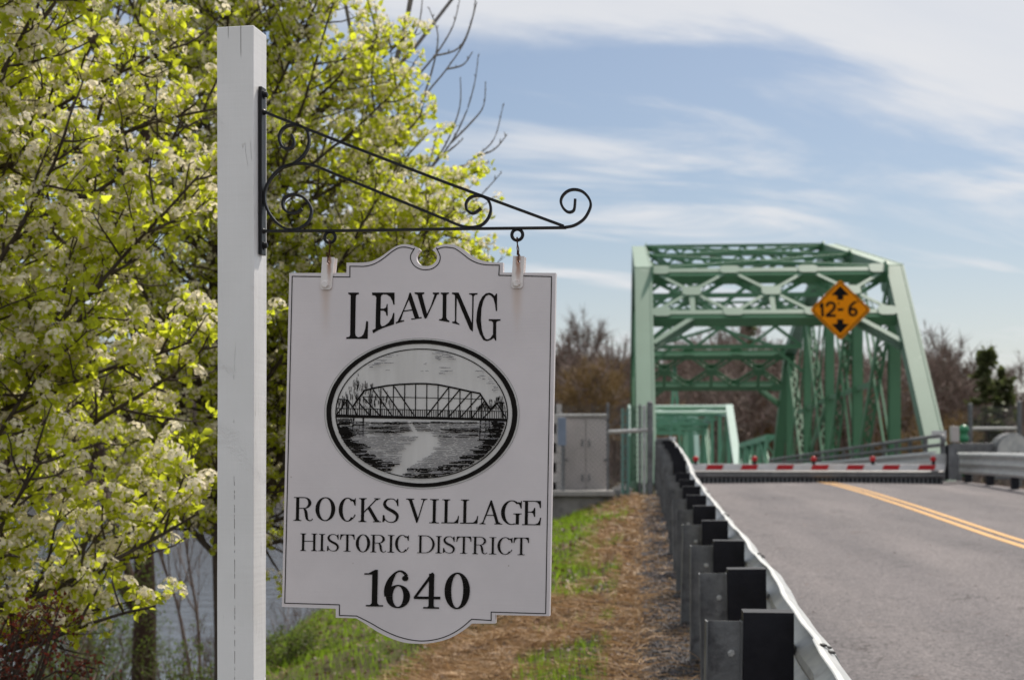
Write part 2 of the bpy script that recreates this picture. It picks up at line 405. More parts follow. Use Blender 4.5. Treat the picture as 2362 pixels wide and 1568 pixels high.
m_ = MB(); strap(m_, crom([(560, 1168), (520, 1195), (475, 1190), (447, 1165), (442, 1125), (462, 1096), (500, 1082), (550, 1090), (590, 1120), (615, 1165), (616, 1200), (600, 1245), (560, 1280), (510, 1295), (460, 1290), (400, 1250), (350, 1180), (330, 1110), (335, 1050), (360, 995), (400, 945), (450, 910), (520, 892), (580, 892), (640, 905)]) + [(900, 1012), (1200, 1135), (1450, 1238)] + crom([(1500, 1260), (1560, 1279), (1620, 1280), (1670, 1262), (1705, 1220), (1718, 1170), (1705, 1120), (1670, 1094), (1630, 1088), (1590, 1101), (1567, 1135), (1572, 1175), (1600, 1195), (1625, 1190), (1660, 1165)])); m_.build('scroll', M['black'], bracket)
# mounting plate flat on the post's right face
def fpt(X, Y, off):       # a point of the right face, pushed out by off
    p = onp(*c1(X, Y), FR, pf); return p + pf * off
m_ = MB()
za = fpt(310, 432, 0).z; zb = fpt(310, 1455, 0).z
pc = FR + pb * .0435
m_.box(Vector((pc.x, pc.y, (za + zb) / 2)) + pf * .0052, (.0085, .030, za - zb), (pf, pb, Vector((0, 0, 1))))
m_.build('mounting_plate', M['black'], bracket, bevel=.001)
for Y in (480, 1400):
    m_ = MB(); q = fpt(318, Y, 0); q = Vector((pc.x, pc.y, q.z)) + pf * .0095
    m_.lathe(q, [(.0105, 0), (.0105, .002), (.0072, .0025), (.0068, .008), (.004, .0095)], 6 if 0 else 8, pf)
    m_.build('bolt', M['black'], bracket)
for X, Y in ((330, 575), (325, 1305)):   # weld lumps
    m_ = MB(); m_.lathe(ap(X - 6, Y) - aD * .004, [(.004, -.002), (.0085, .001), (.0075, .005), (.005, .010)], 10, aD); m_.build('weld', M['black'], bracket, smooth_=True)
EYES = [(730, 1342), (1880, 1327)]
for X, Y in EYES:
    m_ = MB(); c = ap(X, Y); n = 24; b = 0
    for i in range(n):
        a = 2 * math.pi * i / n; e = aD * math.cos(a) + Vector((0, 0, 1)) * math.sin(a)
        for k in range(8):
            q = 2 * math.pi * k / 8
            m_.v.append(c + e * (.0128 + .0040 * math.cos(q)) + aN * .0042 * math.sin(q))
    for i in range(n):
        for k in range(8):
            m_.f.append((i * 8 + k, i * 8 + (k + 1) % 8, ((i + 1) % n) * 8 + (k + 1) % 8, ((i + 1) % n) * 8 + k))
    m_.build('eye_ring', M['black'], bracket, smooth_=True)

# ================================================================== HANGING SIGN
ps = R(9.8)
sD = Vector((math.cos(ps), -math.sin(ps), 0)); sN = Vector((-math.sin(ps), -math.cos(ps), 0))
S0 = ap((730 + 1880) / 2, 1335)
roll = R(1.22)
sU = sD * math.cos(roll) - Vector((0, 0, 1)) * math.sin(roll); sV = Vector((0, 0, 1)) * math.cos(roll) + sD * math.sin(roll)
def sp(px, py, d=0.0): return onp(px, py, S0, sN) + sN * d
def c2(X, Y): return (880 + X / 2.45) / 1.39712, (760 + Y / 2.45) / 1.39712
def c3(X, Y): return (880 + X / 1.7426) / 1.39712, (1200 + Y / 1.7426) / 1.39712
def cA(X, Y): return (1030 + X / 3.5254) / 1.39712, (920 + Y / 3.5254) / 1.39712
def cO(X, Y): return (1020 + X / 2.9044) / 1.39712, (1060 + Y / 2.9044) / 1.39712
def cR(X, Y): return (920 + X / 3.9196) / 1.39712, (1580 + Y / 3.9196) / 1.39712
def cV(X, Y): return (1300 + X / 3.9208) / 1.39712, (1580 + Y / 3.9208) / 1.39712
sign = thing('hanging_sign', sp(967, 600), 'white scroll-topped village sign with an oval bridge picture, hanging below the iron bracket', 'sign')

def sign_mat():
    m, t, b = mat_base('white_sign_paint')
    g = N(t, 'ShaderNodeNewGeometry'); P = g.outputs['Position']
    mp = N(t, 'ShaderNodeMapping'); ln(t, P, mp.inputs[0]); mp.inputs['Scale'].default_value = (4, 4, 260)
    brush = noise(t, mp.outputs[0], 1.0, 4, .6)
    big = noise(t, P, 6, 5, .6)
    mx = N(t, 'ShaderNodeMix', data_type='RGBA'); ln(t, smooth(t, big, .3, .72), mx.inputs[0])
    mx.inputs[6].default_value = (.76, .705, .715, 1); mx.inputs[7].default_value = (.70, .65, .66, 1)
    col = mx.outputs[2]
    # rust that ran down from the two hangers
    sp_ = N(t, 'ShaderNodeSeparateXYZ'); ln(t, P, sp_.inputs[0])
    for (X, Y) in ((417, 425), (1925, 420)):
        q = sp(*c2(X, Y))
        dxn = mth(t, 'ABSOLUTE', mth(t, 'SUBTRACT', sp_.outputs[0], q.x))
        dxn = mth(t, 'ADD', dxn, mth(t, 'MULTIPLY', mth(t, 'SUBTRACT', big, .5), .03))
        dzn = mth(t, 'SUBTRACT', q.z, sp_.outputs[2])
        k = mth(t, 'MULTIPLY', smooth(t, dxn, .022, .0), mth(t, 'MULTIPLY', smooth(t, dzn, .16, .0), smooth(t, dzn, -.03, -.005)))
        kk = mth(t, 'MULTIPLY', mth(t, 'POWER', k, 1.6), .38)
        m2 = N(t, 'ShaderNodeMix', data_type='RGBA'); ln(t, kk, m2.inputs[0]); ln(t, col, m2.inputs[6]); m2.inputs[7].default_value = (.50, .30, .16, 1); col = m2.outputs[2]
    vo = N(t, 'ShaderNodeTexVoronoi'); ln(t, P, vo.inputs['Vector']); vo.inputs['Scale'].default_value = 16
    sk = mth(t, 'MULTIPLY', smooth(t, vo.outputs['Distance'], .045, .02), smooth(t, noise(t, P, 3), .45, .55))
    m4 = N(t, 'ShaderNodeMix', data_type='RGBA'); ln(t, mth(t, 'MULTIPLY', sk, .55), m4.inputs[0]); ln(t, col, m4.inputs[6]); m4.inputs[7].default_value = (.25, .18, .13, 1)
    ln(t, m4.outputs[2], b.inputs['Base Color']); b.inputs['Roughness'].default_value = .4
    bp = N(t, 'ShaderNodeBump'); bp.inputs['Strength'].default_value = .35; bp.inputs['Distance'].default_value = .0006
    ln(t, mth(t, 'ADD', brush, mth(t, 'MULTIPLY', noise(t, P, 120, 4), .4)), bp.inputs['Height']); ln(t, bp.outputs[0], b.inputs['Normal'])
    return m
M['sign'] = sign_mat()
def arcish(p, k=4): return crom(p, k)
top1 = crom([(600, 212), (660, 212), (720, 210), (780, 199), (850, 165), (920, 115), (970, 83), (1030, 66), (1090, 73), (1140, 92), (1163, 112)], 4)
notch = crom([(1163, 112), (1140, 135), (1128, 170), (1140, 205), (1170, 232), (1210, 240), (1255, 228), (1285, 200), (1295, 165), (1285, 135), (1257, 112)], 4)
top2 = crom([(1257, 112), (1290, 85), (1350, 68), (1410, 68), (1460, 82), (1510, 110), (1560, 150), (1620, 183), (1690, 205), (1760, 211), (1800, 211)], 4)
bot = crom([(1115, 1408), (1090, 1430), (1040, 1465), (980, 1495), (900, 1515), (820, 1521), (740, 1515), (660, 1490), (580, 1450), (520, 1410), (465, 1378)], 4)
outline = [c2(128, 293), c2(580, 293), c2(580, 212)] + [c2(*p) for p in top1 + notch[1:] + top2[1:]] + [c2(1815, 211), c2(1815, 290), c2(2232, 293)] + \
    [c3(1552, 1366), c3(1247, 1360), c3(1247, 1408)] + [c3(*p) for p in bot] + [c3(352, 1375), c3(352, 1325), c3(50, 1314)]
mb = MB(); mb.prism([outline], lambda u, v, d: sp(u, v, d), 0.0, -.019)
mb.build('board', M['sign'], sign, bevel=.0012)
mk = [0]
def off(): mk[0] += 1; return .0007 + mk[0] * 1.5e-6
def flat(mb, pts, fn):          # painted polygon, pts in a crop's own coordinates
    d = off(); b = len(mb.v); L = [fn(*p) for p in pts]
    tri = tessellate_polygon([[Vector((u, v, 0)) for u, v in L]])
    mb.v += [sp(u, v, d) for u, v in L]; mb.f += [tuple(b + i for i in t) for t in tri]
def line(mb, pts, w, fn):       # painted line of width w in crop units
    for (x0, y0), (x1, y1) in zip(pts[:-1], pts[1:]):
        L = math.hypot(x1 - x0, y1 - y0)
        if L < 1e-6: continue
        ux, uy = (x1 - x0) / L, (y1 - y0) / L; h = w / 2; e = h * .6
        a, b_ = (x0 - ux * e, y0 - uy * e), (x1 + ux * e, y1 + uy * e)
        flat(mb, [(a[0] - uy * h, a[1] + ux * h), (b_[0] - uy * h, b_[1] + ux * h), (b_[0] + uy * h, b_[1] - ux * h), (a[0] + uy * h, a[1] - ux * h)], fn)
bl = MB()
i3 = lambda X, Y: tuple(((q * 1.39712 - o) * 2.45) for q, o in zip(c3(X, Y), (880, 760)))
bt1 = crom([(607, 240), (670, 241), (730, 240), (800, 222), (870, 180), (940, 125), (1000, 93), (1060, 92), (1112, 108)], 4)
bt2 = crom([(1112, 108), (1088, 150), (1088, 190), (1115, 235), (1160, 262), (1205, 268), (1255, 260), (1300, 228), (1318, 190), (1318, 155), (1296, 107)], 4)
bt3 = crom([(1296, 107), (1340, 92), (1390, 92), (1440, 103), (1500, 145), (1560, 190), (1630, 220), (1700, 230), (1787, 232)], 4)
bb = crom([(1115, 1383), (1060, 1430), (1000, 1467), (930, 1493), (850, 1505), (780, 1500), (700, 1480), (620, 1445), (540, 1400), (470, 1365)], 4)
path = [(152, 320), (607, 325)] + bt1 + bt2[1:] + bt3[1:] + [(1783, 312), (2199, 322)] + [i3(*p) for p in [(1531, 1352), (1225, 1343), (1225, 1390)] + bb + [(373, 1362), (373, 1302), (66, 1293)]] + [(152, 320)]
line(bl, path, 7.0, c2)
line(bl, [(1112, 108), (1117, 98)], 8, c2); line(bl, [(1296, 107), (1291, 97)], 8, c2)
bl.build('border_line', M['ink'], sign, fix=False)

# ---- glyphs: a small hand-drawn roman alphabet (unit height)
def rib(pts, close=False):     # (x,y,w) -> quads
    out = []; n = len(pts); L = []
    for i, (x, y, w) in enumerate(pts):
        a = pts[max(i - 1, 0)]; c = pts[min(i + 1, n - 1)]; dx_, dy_ = c[0] - a[0], c[1] - a[1]; l = math.hypot(dx_, dy_) or 1
        L.append(((x - dy_ / l * w / 2, y + dx_ / l * w / 2), (x + dy_ / l * w / 2, y - dx_ / l * w / 2)))
    for p, q in zip(L[:-1], L[1:]): out.append([p[0], q[0], q[1], p[1]])
    return out
def ring(cx, cy, rx, ry, a0, a1, tv, th, n=28):
    out = []; P = []
    for i in range(n + 1):
        a = R(a0 + (a1 - a0) * i / n); c, s = math.cos(a), math.sin(a)
        P.append(((cx + rx * c, cy + ry * s), (cx + (rx - tv) * c, cy + (ry - th) * s)))
    for p, q in zip(P[:-1], P[1:]): out.append([p[0], q[0], q[1], p[1]])
    return out
def ser(xc, y, hw, t, d, st=.034, br=.045):   # serif slab with bracket; d=+1 the stem goes up from it
    return [[(xc - hw, y), (xc + hw, y), (xc + hw, y + d * st), (xc + t / 2 + br, y + d * st), (xc + t / 2, y + d * (st + br)), (xc - t / 2, y + d * (st + br)), (xc - t / 2 - br, y + d * st), (xc - hw, y + d * st)]]
def bar(x0, y0, x1, y1): return [[(x0, y0), (x1, y0), (x1, y1), (x0, y1)]]
def glyph(ch, w, t=.13, h=.036):
    G = []; st = .034; hs = .17
    if ch == 'I': G += bar(w / 2 - t / 2, .0, w / 2 + t / 2, 1) + ser(w / 2, 0, w / 2, t, 1) + ser(w / 2, 1, w / 2 * .92, t, -1)
    elif ch == 'H':
        a, b = hs, w - hs
        for x in (a, b): G += bar(x - t / 2, 0, x + t / 2, 1) + ser(x, 0, hs, t, 1) + ser(x, 1, hs * .98, t, -1)
        G += bar(a, .54, b, .54 + h)
    elif ch == 'L':
        x = hs + .02; G += bar(x - t / 2, 0, x + t / 2, 1) + ser(x, 1, hs, t, -1) + [[(0, 0), (w - .03, 0), (w, .32), (w - .035, .32), (w - .07, .19), (w - .14, .09), (w - .22, .045), (x + t / 2, .04), (0, .036)]]
    elif ch == 'E':
        x = hs; G += bar(x - t / 2, 0, x + t / 2, 1) + [[(0, 0), (w - .03, 0), (w, .31), (w - .04, .31), (w - .07, .18), (w - .14, .08), (w - .24, .04), (0, .036)]]
        G += [[(0.02, 1), (w - .02, 1), (w - .01, .71), (w - .06, .71), (w - .09, .85), (w - .16, .93), (w - .26, .965), (0.02, .96)]]
        G += [[(x, .515), (w - .42, .515), (w - .34, .49), (w - .29, .34), (w - .245, .34), (w - .245, .71), (w - .29, .71), (w - .33, .60), (w - .42, .552), (x, .552)]]
    elif ch == 'T':
        x = w / 2; G += bar(x - t / 2, 0, x + t / 2, 1) + ser(x, 0, .21, t, 1)
        G += [[(.02, 1), (w - .02, 1), (w, .69), (w - .045, .69), (w - .08, .84), (w - .16, .93), (w - .26, .958), (.26, .958), (.16, .93), (.08, .84), (.045, .69), (0, .69)]]
    elif ch == 'V':
        x = w * .53; G += [[(.10, .98), (.10 + t * 1.1, .98), (x + .055, .14), (x + .0, 0), (x - .035, 0)]] + [[(w - .17, .98), (w - .125, .98), (x + .02, .02), (x - .02, .02), (x + .02, .18)]]
        G += ser(.10 + t * .55, 1, .165, t * .9, -1) + ser(w - .145, 1, .135, .05, -1)
    elif ch == 'A':
        x = w * .5; G += [[(x - .03, 1), (x + .03, 1), (w - .12, .02), (w - .12 - t * 1.08, .02), (x - .03, .85)]] + [[(x - .025, 1), (x + .01, .96), (x - .0, .84), (.15, .02), (.10, .02)]]
        G += bar(w * .27, .355, w * .68, .355 + h) + ser(.125, 0, .125, .05, 1) + ser(w - .155, 0, .165, t * .9, 1)
    elif ch == 'K':
        x = hs; G += bar(x - t / 2, 0, x + t / 2, 1) + ser(x, 0, hs, t, 1) + ser(x, 1, hs * .95, t, -1)
        G += [[(w - .20, .97), (w - .13, .97), (x + t / 2 - .01, .375), (x + t / 2 - .01, .44)]] + [[(w * .40, .575), (w * .51, .665), (w - .06, .02), (w - .06 - t * 1.25, .02)]]
        G += ser(w - .145, 1, .13, .05, -1) + ser(w - .14, 0, .165, t, 1)
    elif ch in 'RD':
        x = .165; G += bar(x - t / 2, 0, x + t / 2, 1)
        if ch == 'R':
            G += ser(x, 0, .165, t, 1) + bar(.0, .965, x, 1.0)
            G += bar(x, .965, w * .53, 1.0) + bar(x, .515, w * .53, .55) + ring(w * .53, .7575, w * .37, .2425, -90, 90, t * 1.05, .035)
            G += rib(crom([(w * .50, .53, .04), (w * .585, .46, .10), (w * .635, .34, .125), (w * .66, .2, .12), (w * .70, .08, .09), (w * .80, .02, .045), (w * .92, .035, .035), (w * .975, .10, .04)], 4))
        else:
            G += bar(0, 0, w * .45, .036) + bar(.02, .964, w * .45, 1) + ring(w * .45, .5, w * .55, .5, -90, 90, t * 1.05, .036)
    elif ch == 'O' or ch == '0': G += ring(w / 2, .5, w / 2, .5, 0, 360, t * 1.28, .04, 40)
    elif ch == 'C' or ch == 'G':
        G += ring(w * .52, .5, w * .52, .5, 48, 318 if ch == 'C' else 292, t * 1.25, .036, 34)
        G += [[(w - .03, .98), (w, .98), (w - .0, .67), (w - .045, .67), (w - .085, .80), (w - .17, .90), (w - .13, .935), (w - .05, .91)]]
        if ch == 'C': G += rib([(w * .885, .165, .035), (w * .95, .24, .05), (w - .015, .30, .045)])
        else:
            xs = w * .80; G += bar(xs - t / 2, .02, xs + t / 2, .45) + ser(xs, .47, .17, t, -1) + rib([(w * .70, .03, .036), (xs, .09, .05), (xs + t / 3, .02, .03)])
    elif ch == 'S':
        G += rib(crom([(w * .90, .75, .03), (w * .84, .86, .035), (w * .70, .955, .04), (w * .50, .98, .035), (w * .30, .95, .06), (w * .16, .87, .10), (w * .12, .75, .125), (w * .22, .63, .13), (w * .42, .54, .13), (w * .66, .46, .135), (w * .86, .35, .13), (w * .92, .24, .12), (w * .86, .11, .09), (w * .70, .03, .05), (w * .50, .015, .035), (w * .30, .05, .035), (w * .16, .14, .03), (w * .10, .24, .03)], 4))
        G += [[(w * .90, .985), (w * .96, .985), (w * .97, .68), (w * .90, .68), (w * .86, .80), (w * .80, .87)]] + [[(w * .0, .02), (w * .07, .02), (w * .17, .10), (w * .12, .30), (w * .02, .31)]]
    elif ch == '1':
        x = w * .57; G += bar(x - t / 2, 0, x + t / 2, .97) + ser(x, 0, w * .46, t, 1, .038, .05) + [[(x + t / 2, 1), (x - .0, 1), (x - t * .6, .95), (x - .18, .905), (.0, .905), (.0, .865), (x - t / 2, .865), (x, .86), (x + t / 2, .9)]]
    elif ch == '6':
        G += ring(w * .53, .31, w * .47, .31, 0, 360, t * 1.18, .038, 36)
        G += rib(crom([(w * .13, .31, t * 1.15), (w * .115, .46, t * 1.2), (w * .17, .64, t * 1.1), (w * .28, .80, t * .8), (w * .42, .93, .055), (w * .56, .98, .045), (w * .70, .96, .06), (w * .80, .90, .08), (w * .85, .84, .09)], 4))
        G += ring(w * .80, .79, .085, .072, 0, 360, .085, .072, 16)
    elif ch == '4':
        x = w * .66; G += bar(x - t / 2, 0, x + t / 2, .97) + ser(x, 0, .22, t, 1, .042, .03) + bar(0.01, .26, w, .335) + [[(x + .04, 1), (x - .0, 1), (.0, .32), (.0, .27), (.07, .30), (x - t / 2 + .02, .80), (x + t / 2, .93)]]
    return G
def word(items, fn, t, name='lettering', th=.036):
    mb = MB(); j = random.Random(3)
    for ch, x0, x1, yt, yb in items:
        h = yb - yt; w = (x1 - x0) / h
        for poly in glyph(ch, w, t, th):
            flat(mb, [(x0 + gx * h + .02 * (gy * h - h / 2) + j.uniform(-1, 1) * .6, yb - gy * h + .012 * (gx - w / 2) * h + j.uniform(-1, 1) * .6) for gx, gy in poly], fn)
    return mb
mb = MB()
LV = [
 [(325,80),(447,80),(447,100),(425,102),(413,118),(410,250),(405,540),(412,570),(440,588),(475,578),(500,550),(520,490),(530,403),(552,408),(547,605),(303,605),(303,588),(335,583),(348,565),(352,250),(354,115),(345,103),(328,100)],
 [(597,80),(852,80),(852,218),(838,218),(830,180),(805,130),(765,103),(725,100),(705,110),(697,130),(693,262),(730,263),(755,250),(765,210),(774,210),(775,342),(762,342),(752,305),(730,285),(693,285),(690,430),(700,458),(715,463),(745,452),(785,420),(820,370),(838,310),(851,312),(846,440),(780,462),(720,483),(670,505),(608,542),(600,508),(636,488),(640,300),(645,135),(632,115),(597,108)],
 [(1022,82),(1035,85),(1020,150),(955,295),(925,390),(905,405),(890,400),(925,330),(965,240),(1005,140)],
 [(1022,82),(1038,82),(1060,150),(1100,270),(1130,358),(1112,375),(1085,378),(1072,345),(1040,240),(1010,150)],
 [(952,285),(1055,270),(1058,283),(950,298)], [(865,418),(900,400),(960,393),(963,405),(867,433)], [(1040,375),(1085,370),(1158,357),(1160,371),(1042,388)],
 [(1110,96),(1163,96),(1222,325),(1215,370),(1197,378),(1180,340),(1140,200)], [(1308,98),(1338,100),(1290,210),(1215,372),(1200,375),(1222,318),(1265,230)],
 [(1080,78),(1190,78),(1190,94),(1165,104),(1110,104),(1082,94)], [(1287,80),(1360,80),(1358,98),(1330,104),(1310,104),(1287,96)],
 [(1377,80),(1470,80),(1470,92),(1445,102),(1442,120),(1440,360),(1450,385),(1476,402),(1474,416),(1358,396),(1360,382),(1385,380),(1397,362),(1400,120),(1395,102),(1377,95)],
 [(1538,110),(1560,120),(1553,405),(1566,422),(1588,434),(1588,447),(1540,434),(1505,424),(1508,410),(1530,408),(1538,395)],
 [(1505,80),(1580,80),(1640,215),(1728,420),(1740,440),(1740,522),(1710,500),(1620,290),(1560,140),(1530,104),(1503,95)],
 [(1735,110),(1752,110),(1748,300),(1742,522),(1728,500),(1733,300)], [(1700,88),(1795,86),(1795,100),(1768,106),(1752,122),(1735,122),(1725,106),(1700,100)],
 [(2005,92),(2017,92),(2017,290),(2003,290),(1995,220),(1975,145),(1945,112),(1920,105),(1890,120),(1860,175),(1840,260),(1833,380),(1842,490),(1860,560),(1885,605),(1910,612),(1940,598),(1970,555),(1972,420),(1955,403),(1922,400),(1922,382),(2058,383),(2056,398),(2020,403),(2007,420),(2007,628),(1998,626),(1980,595),(1945,618),(1900,631),(1860,618),(1820,550),(1792,470),(1780,400),(1790,290),(1815,190),(1850,125),(1890,90),(1930,82),(1965,95),(1990,120)],
]
for p in LV: flat(mb, p, cA)
mb.build('lettering', M['ink'], sign, fix=False)
mb = word([('R', 105, 352, 82, 382), ('O', 380, 630, 82, 384), ('C', 674, 886, 88, 390), ('K', 925, 1202, 95, 396), ('S', 1228, 1432, 97, 403)], cR, .13)
mb.build('lettering', M['ink'], sign, fix=False)
m2_ = word([('V', 33, 305, 102, 406), ('I', 330, 452, 107, 411), ('L', 483, 705, 110, 412), ('L', 720, 947, 113, 416), ('A', 966, 1250, 122, 424), ('G', 1235, 1495, 122, 432), ('E', 1503, 1742, 128, 435)], cV, .125)
m2_.build('lettering', M['ink'], sign, fix=False)
mb = word([('H', 188, 402, 541, 760), ('I', 420, 505, 546, 762), ('S', 527, 676, 547, 764), ('T', 690, 875, 551, 768), ('O', 890, 1071, 551, 777), ('R', 1077, 1275, 557, 778), ('I', 1290, 1380, 560, 780), ('C', 1386, 1558, 557, 780)], cR, .13)
mb.build('lettering', M['ink'], sign, fix=False)
m2_ = word([('D', 180, 397, 565, 788), ('I', 408, 488, 573, 790), ('S', 502, 652, 575, 790), ('T', 670, 860, 578, 795), ('R', 872, 1065, 582, 800), ('I', 1083, 1180, 587, 803), ('C', 1190, 1378, 587, 808), ('T', 1393, 1588, 592, 812)], cV, .125)
m2_.build('lettering', M['ink'], sign, fix=False)
mb = word([('1', 995, 1232, 997, 1460), ('6', 1253, 1577, 1005, 1482)], cR, .15, th=.05)
m2_ = word([('4', 135, 470, 1032, 1487), ('0', 522, 842, 1032, 1495)], cV, .142, th=.05)
mb.add(m2_.v, m2_.f); mb.build('lettering', M['ink'], sign, fix=False)

# ---- oval picture
OC = sp(*cO(978, 790)); kx = (sp(*cO(1872, 806)) - sp(*cO(85, 774))).length / 2 / 893.5; ky = (sp(*cO(985, 105)) - sp(*cO(970, 1482))).length / 2 / 688.5
def el(rx, ry, n=96, jit=0.0):
    j = random.Random(5); return [(rx * math.cos(2 * math.pi * i / n) * (1 + j.uniform(-jit, jit)), ry * math.sin(2 * math.pi * i / n) * (1 + j.uniform(-jit, jit))) for i in range(n)]
def op(u, v, d): return OC + sU * (u * kx) + sV * (v * ky) + sN * d
mb = MB(); mb.prism([el(911, 703)], op, .0, .0006); med = mb.build('picture_panel', M['decal'], sign, fix=True)
def oring(mb, a, b, c, d, n=96, jit=0.0):
    dd = off(); b_ = len(mb.v); A = el(a, b, n, jit); B = el(c, d, n, jit)
    mb.v += [op(*p, dd) for p in A] + [op(*p, dd) for p in B]
    mb.f += [(b_ + i, b_ + (i + 1) % n, b_ + n + (i + 1) % n, b_ + n + i) for i in range(n)]
mb = MB(); oring(mb, 893, 689, 846, 652, 128, .0012); oring(mb, 808, 607, 798, 598); mb.build('oval_ring', M['ink'], med, fix=False)
mb = MB(); oring(mb, 912.5, 704.5, 909.5, 701.5); mb.build('edge_line', M['ink_grey'], med, fix=False)
er = random.Random(21)
def inside(x, y, k=1.0): return ((x - 978) / (796 * k)) ** 2 + ((y - 792) / (597 * k)) ** 2 < 1
def stroke(mb, x0, y0, x1, y1, w):
    if inside(x0, y0) and inside(x1, y1): line(mb, [(x0, y0), (x1, y1)], w, cO)
dk = MB()
chord = [(450, 575), (540, 552), (660, 530), (780, 518), (930, 511), (1035, 512), (1140, 521), (1240, 541), (1340, 562), (1440, 585), (1530, 602)]
def chy(x):
    for a, b in zip(chord[:-1], chord[1:]):
        if a[0] <= x <= b[0]: return a[1] + (b[1] - a[1]) * (x - a[0]) / (b[0] - a[0])
    return 600
low_y = lambda x: 800 + (x - 185) * .031
line(dk, chord, 15, cO); line(dk, [(340, 728), (450, 575)], 16, cO); line(dk, [(1530, 602), (1628, 752)], 15, cO)
flat(dk, [(186, 797), (1784, 838), (1780, 866), (1400, 852), (445, 832), (188, 826)], cO)
line(dk, [(186, 741), (1784, 770)], 6, cO); line(dk, [(425, 633), (800, 638), (1550, 655)], 6, cO)
for x in (505, 605, 722, 828, 930, 1035, 1140, 1240, 1345, 1450): line(dk, [(x, chy(x)), (x - 3, low_y(x))], 9, cO)
line(dk, [(1547, 640), (1545, 840)], 9, cO); line(dk, [(405, 650), (405, 800)], 9, cO)
for a in ([(440, 640), (592, 805)], [(400, 690), (495, 800)], [(535, 572), (705, 806)], [(622, 553), (800, 806)], [(732, 540), (915, 808)], [(1235, 552), (1032, 812)], [(1338, 572), (1135, 815)], [(1440, 595), (1240, 820)], [(1530, 622), (1352, 822)], [(1570, 680), (1460, 826)], [(205, 656), (292, 662), (352, 742), (378, 800)], [(196, 795), (283, 672)], [(1625, 752), (1690, 690), (1756, 690)], [(1566, 828), (1690, 700)], [(1695, 700), (1775, 830)], [(1742, 690), (1742, 830)], [(288, 670), (288, 800)]):
    line(dk, a, 11, cO)
x = 196
while x < 1780:
    line(dk, [(x, 741 + (x - 186) * .0185), (x + er.uniform(-1, 1), low_y(x))], 6.5, cO); x += 21
for p in ([(352, 835), (330, 992)], [(440, 835), (438, 998)], [(1538, 858), (1528, 1040)], [(1618, 862), (1632, 1043)], [(1585, 862), (1585, 900)]): line(dk, p, 13, cO)
for k in range(5):
    y = 868 + k * 30; line(dk, [(348 - k * 4, y), (385, y + er.uniform(-9, 9)), (436, y + er.uniform(-6, 6))], 7, cO)
    line(dk, [(385 + er.uniform(-20, 25), y), (385 + er.uniform(-20, 25), y + 28)], 6, cO)
    y = 888 + k * 36; line(dk, [(1534, y), (1580, y + er.uniform(-6, 6)), (1624, y + er.uniform(-4, 4))], 9, cO)
    line(dk, [(1578 + er.uniform(-14, 14), y), (1578 + er.uniform(-14, 14), y + 34)], 8, cO)
# far trees: upright hatching
for k in range(250):
    x = er.uniform(200, 700); 
    topy = 640 - 230 * math.exp(-((x - 380) / 85) ** 2) if x < 445 else 470 + (x - 445) * .45
    y = er.uniform(topy, 735)
    if (x > 470 and 560 < y < 600 and er.random() < .4) or (y > 560 and x > 545 and er.random() < .5): continue
    if 290 < x < 360 and 540 < y < 600 and er.random() < .7: continue
    stroke(dk, x, y, x + er.uniform(-2, 2), min(y + er.uniform(18, 55), 738), er.uniform(3, 5.5))
for k in range(110):
    x = er.uniform(1500, 1770); topy = 730 - (x - 1500) * .62 + (0 if x < 1690 else (x - 1690) * .5)
    y = er.uniform(max(topy, 605), 735); stroke(dk, x, y, x + er.uniform(-2, 2), min(y + er.uniform(18, 45), 760), er.uniform(3, 5.5))
for k in range(26):
    x = 200 + k * 5.4; stroke(dk, x, er.uniform(832, 845), x, er.uniform(862, 900) - k * .6, 4)
dk.build('engraving', M['ink'], med, fix=False)
gy_ = MB()
def wavy(mb, x0, x1, y, w):
    pts = []; x = x0
    while x < x1: pts.append((x, y + er.uniform(-2.2, 2.2))); x += er.uniform(10, 18)
    pts = [p for p in pts if inside(*p)]
    if len(pts) > 1: line(mb, pts, w, cO)
wk = MB()
for k in range(62):                 # rippled water in horizontal strokes, a bright path down the middle
    y = 868 + k * 8.6
    if y > 1385: break
    cxp = 1000 + (y - 1080) * (-.75 if y > 1000 else .6); gap = 35 + 120 * max(0, 1 - abs(y - 1090) / 150) + (45 if y > 1120 else 0)
    if y < 1000: gap = 150 if y > 960 else 20
    if y > 1270: cxp -= 40
    for side in (-1, 1):
        x = cxp + side * gap * er.uniform(.8, 1.2)
        lim = 190 if side < 0 else 1780
        while (x > lim if side < 0 else x < lim):
            L = er.uniform(35, 170); x2 = x + side * L
            edge = abs((x + x2) / 2 - 978) / 796
            yy = abs(y - 792) / 597; rr = math.hypot(edge, yy)
            if er.random() < .93: wavy(wk if (rr > .86 and er.random() < .8) or y < 1000 and er.random() < .25 else gy_, min(x, x2), max(x, x2), y + er.uniform(-1.5, 1.5), 4.6 + (4.5 if rr > .86 else 0))
            x = x2 + side * er.uniform(4, 18)
for (xa, xb, ya, yb, n) in ((470, 880, 915, 975, 16), (1150, 1530, 930, 1015, 18), (1630, 1770, 900, 1020, 20), (215, 340, 930, 1020, 18), (480, 1520, 872, 892, 14), (1640, 1770, 870, 905, 6)):
    for k in range(n):
        y = er.uniform(ya, yb); x = er.uniform(xa, xb - 60); wavy(wk, x, min(xb, x + er.uniform(60, 260)), y, 6)
for k in range(60):                 # dark lower rim
    a = R(er.choice([er.uniform(195, 240), er.uniform(300, 345)])); rr = er.uniform(.90, .985)
    x = 978 + 796 * rr * math.cos(a); y = 792 - 597 * rr * math.sin(a); wavy(wk, x - 45, x + 45, y, 9)
wk.build('engraving', M['ink'], med, fix=False)
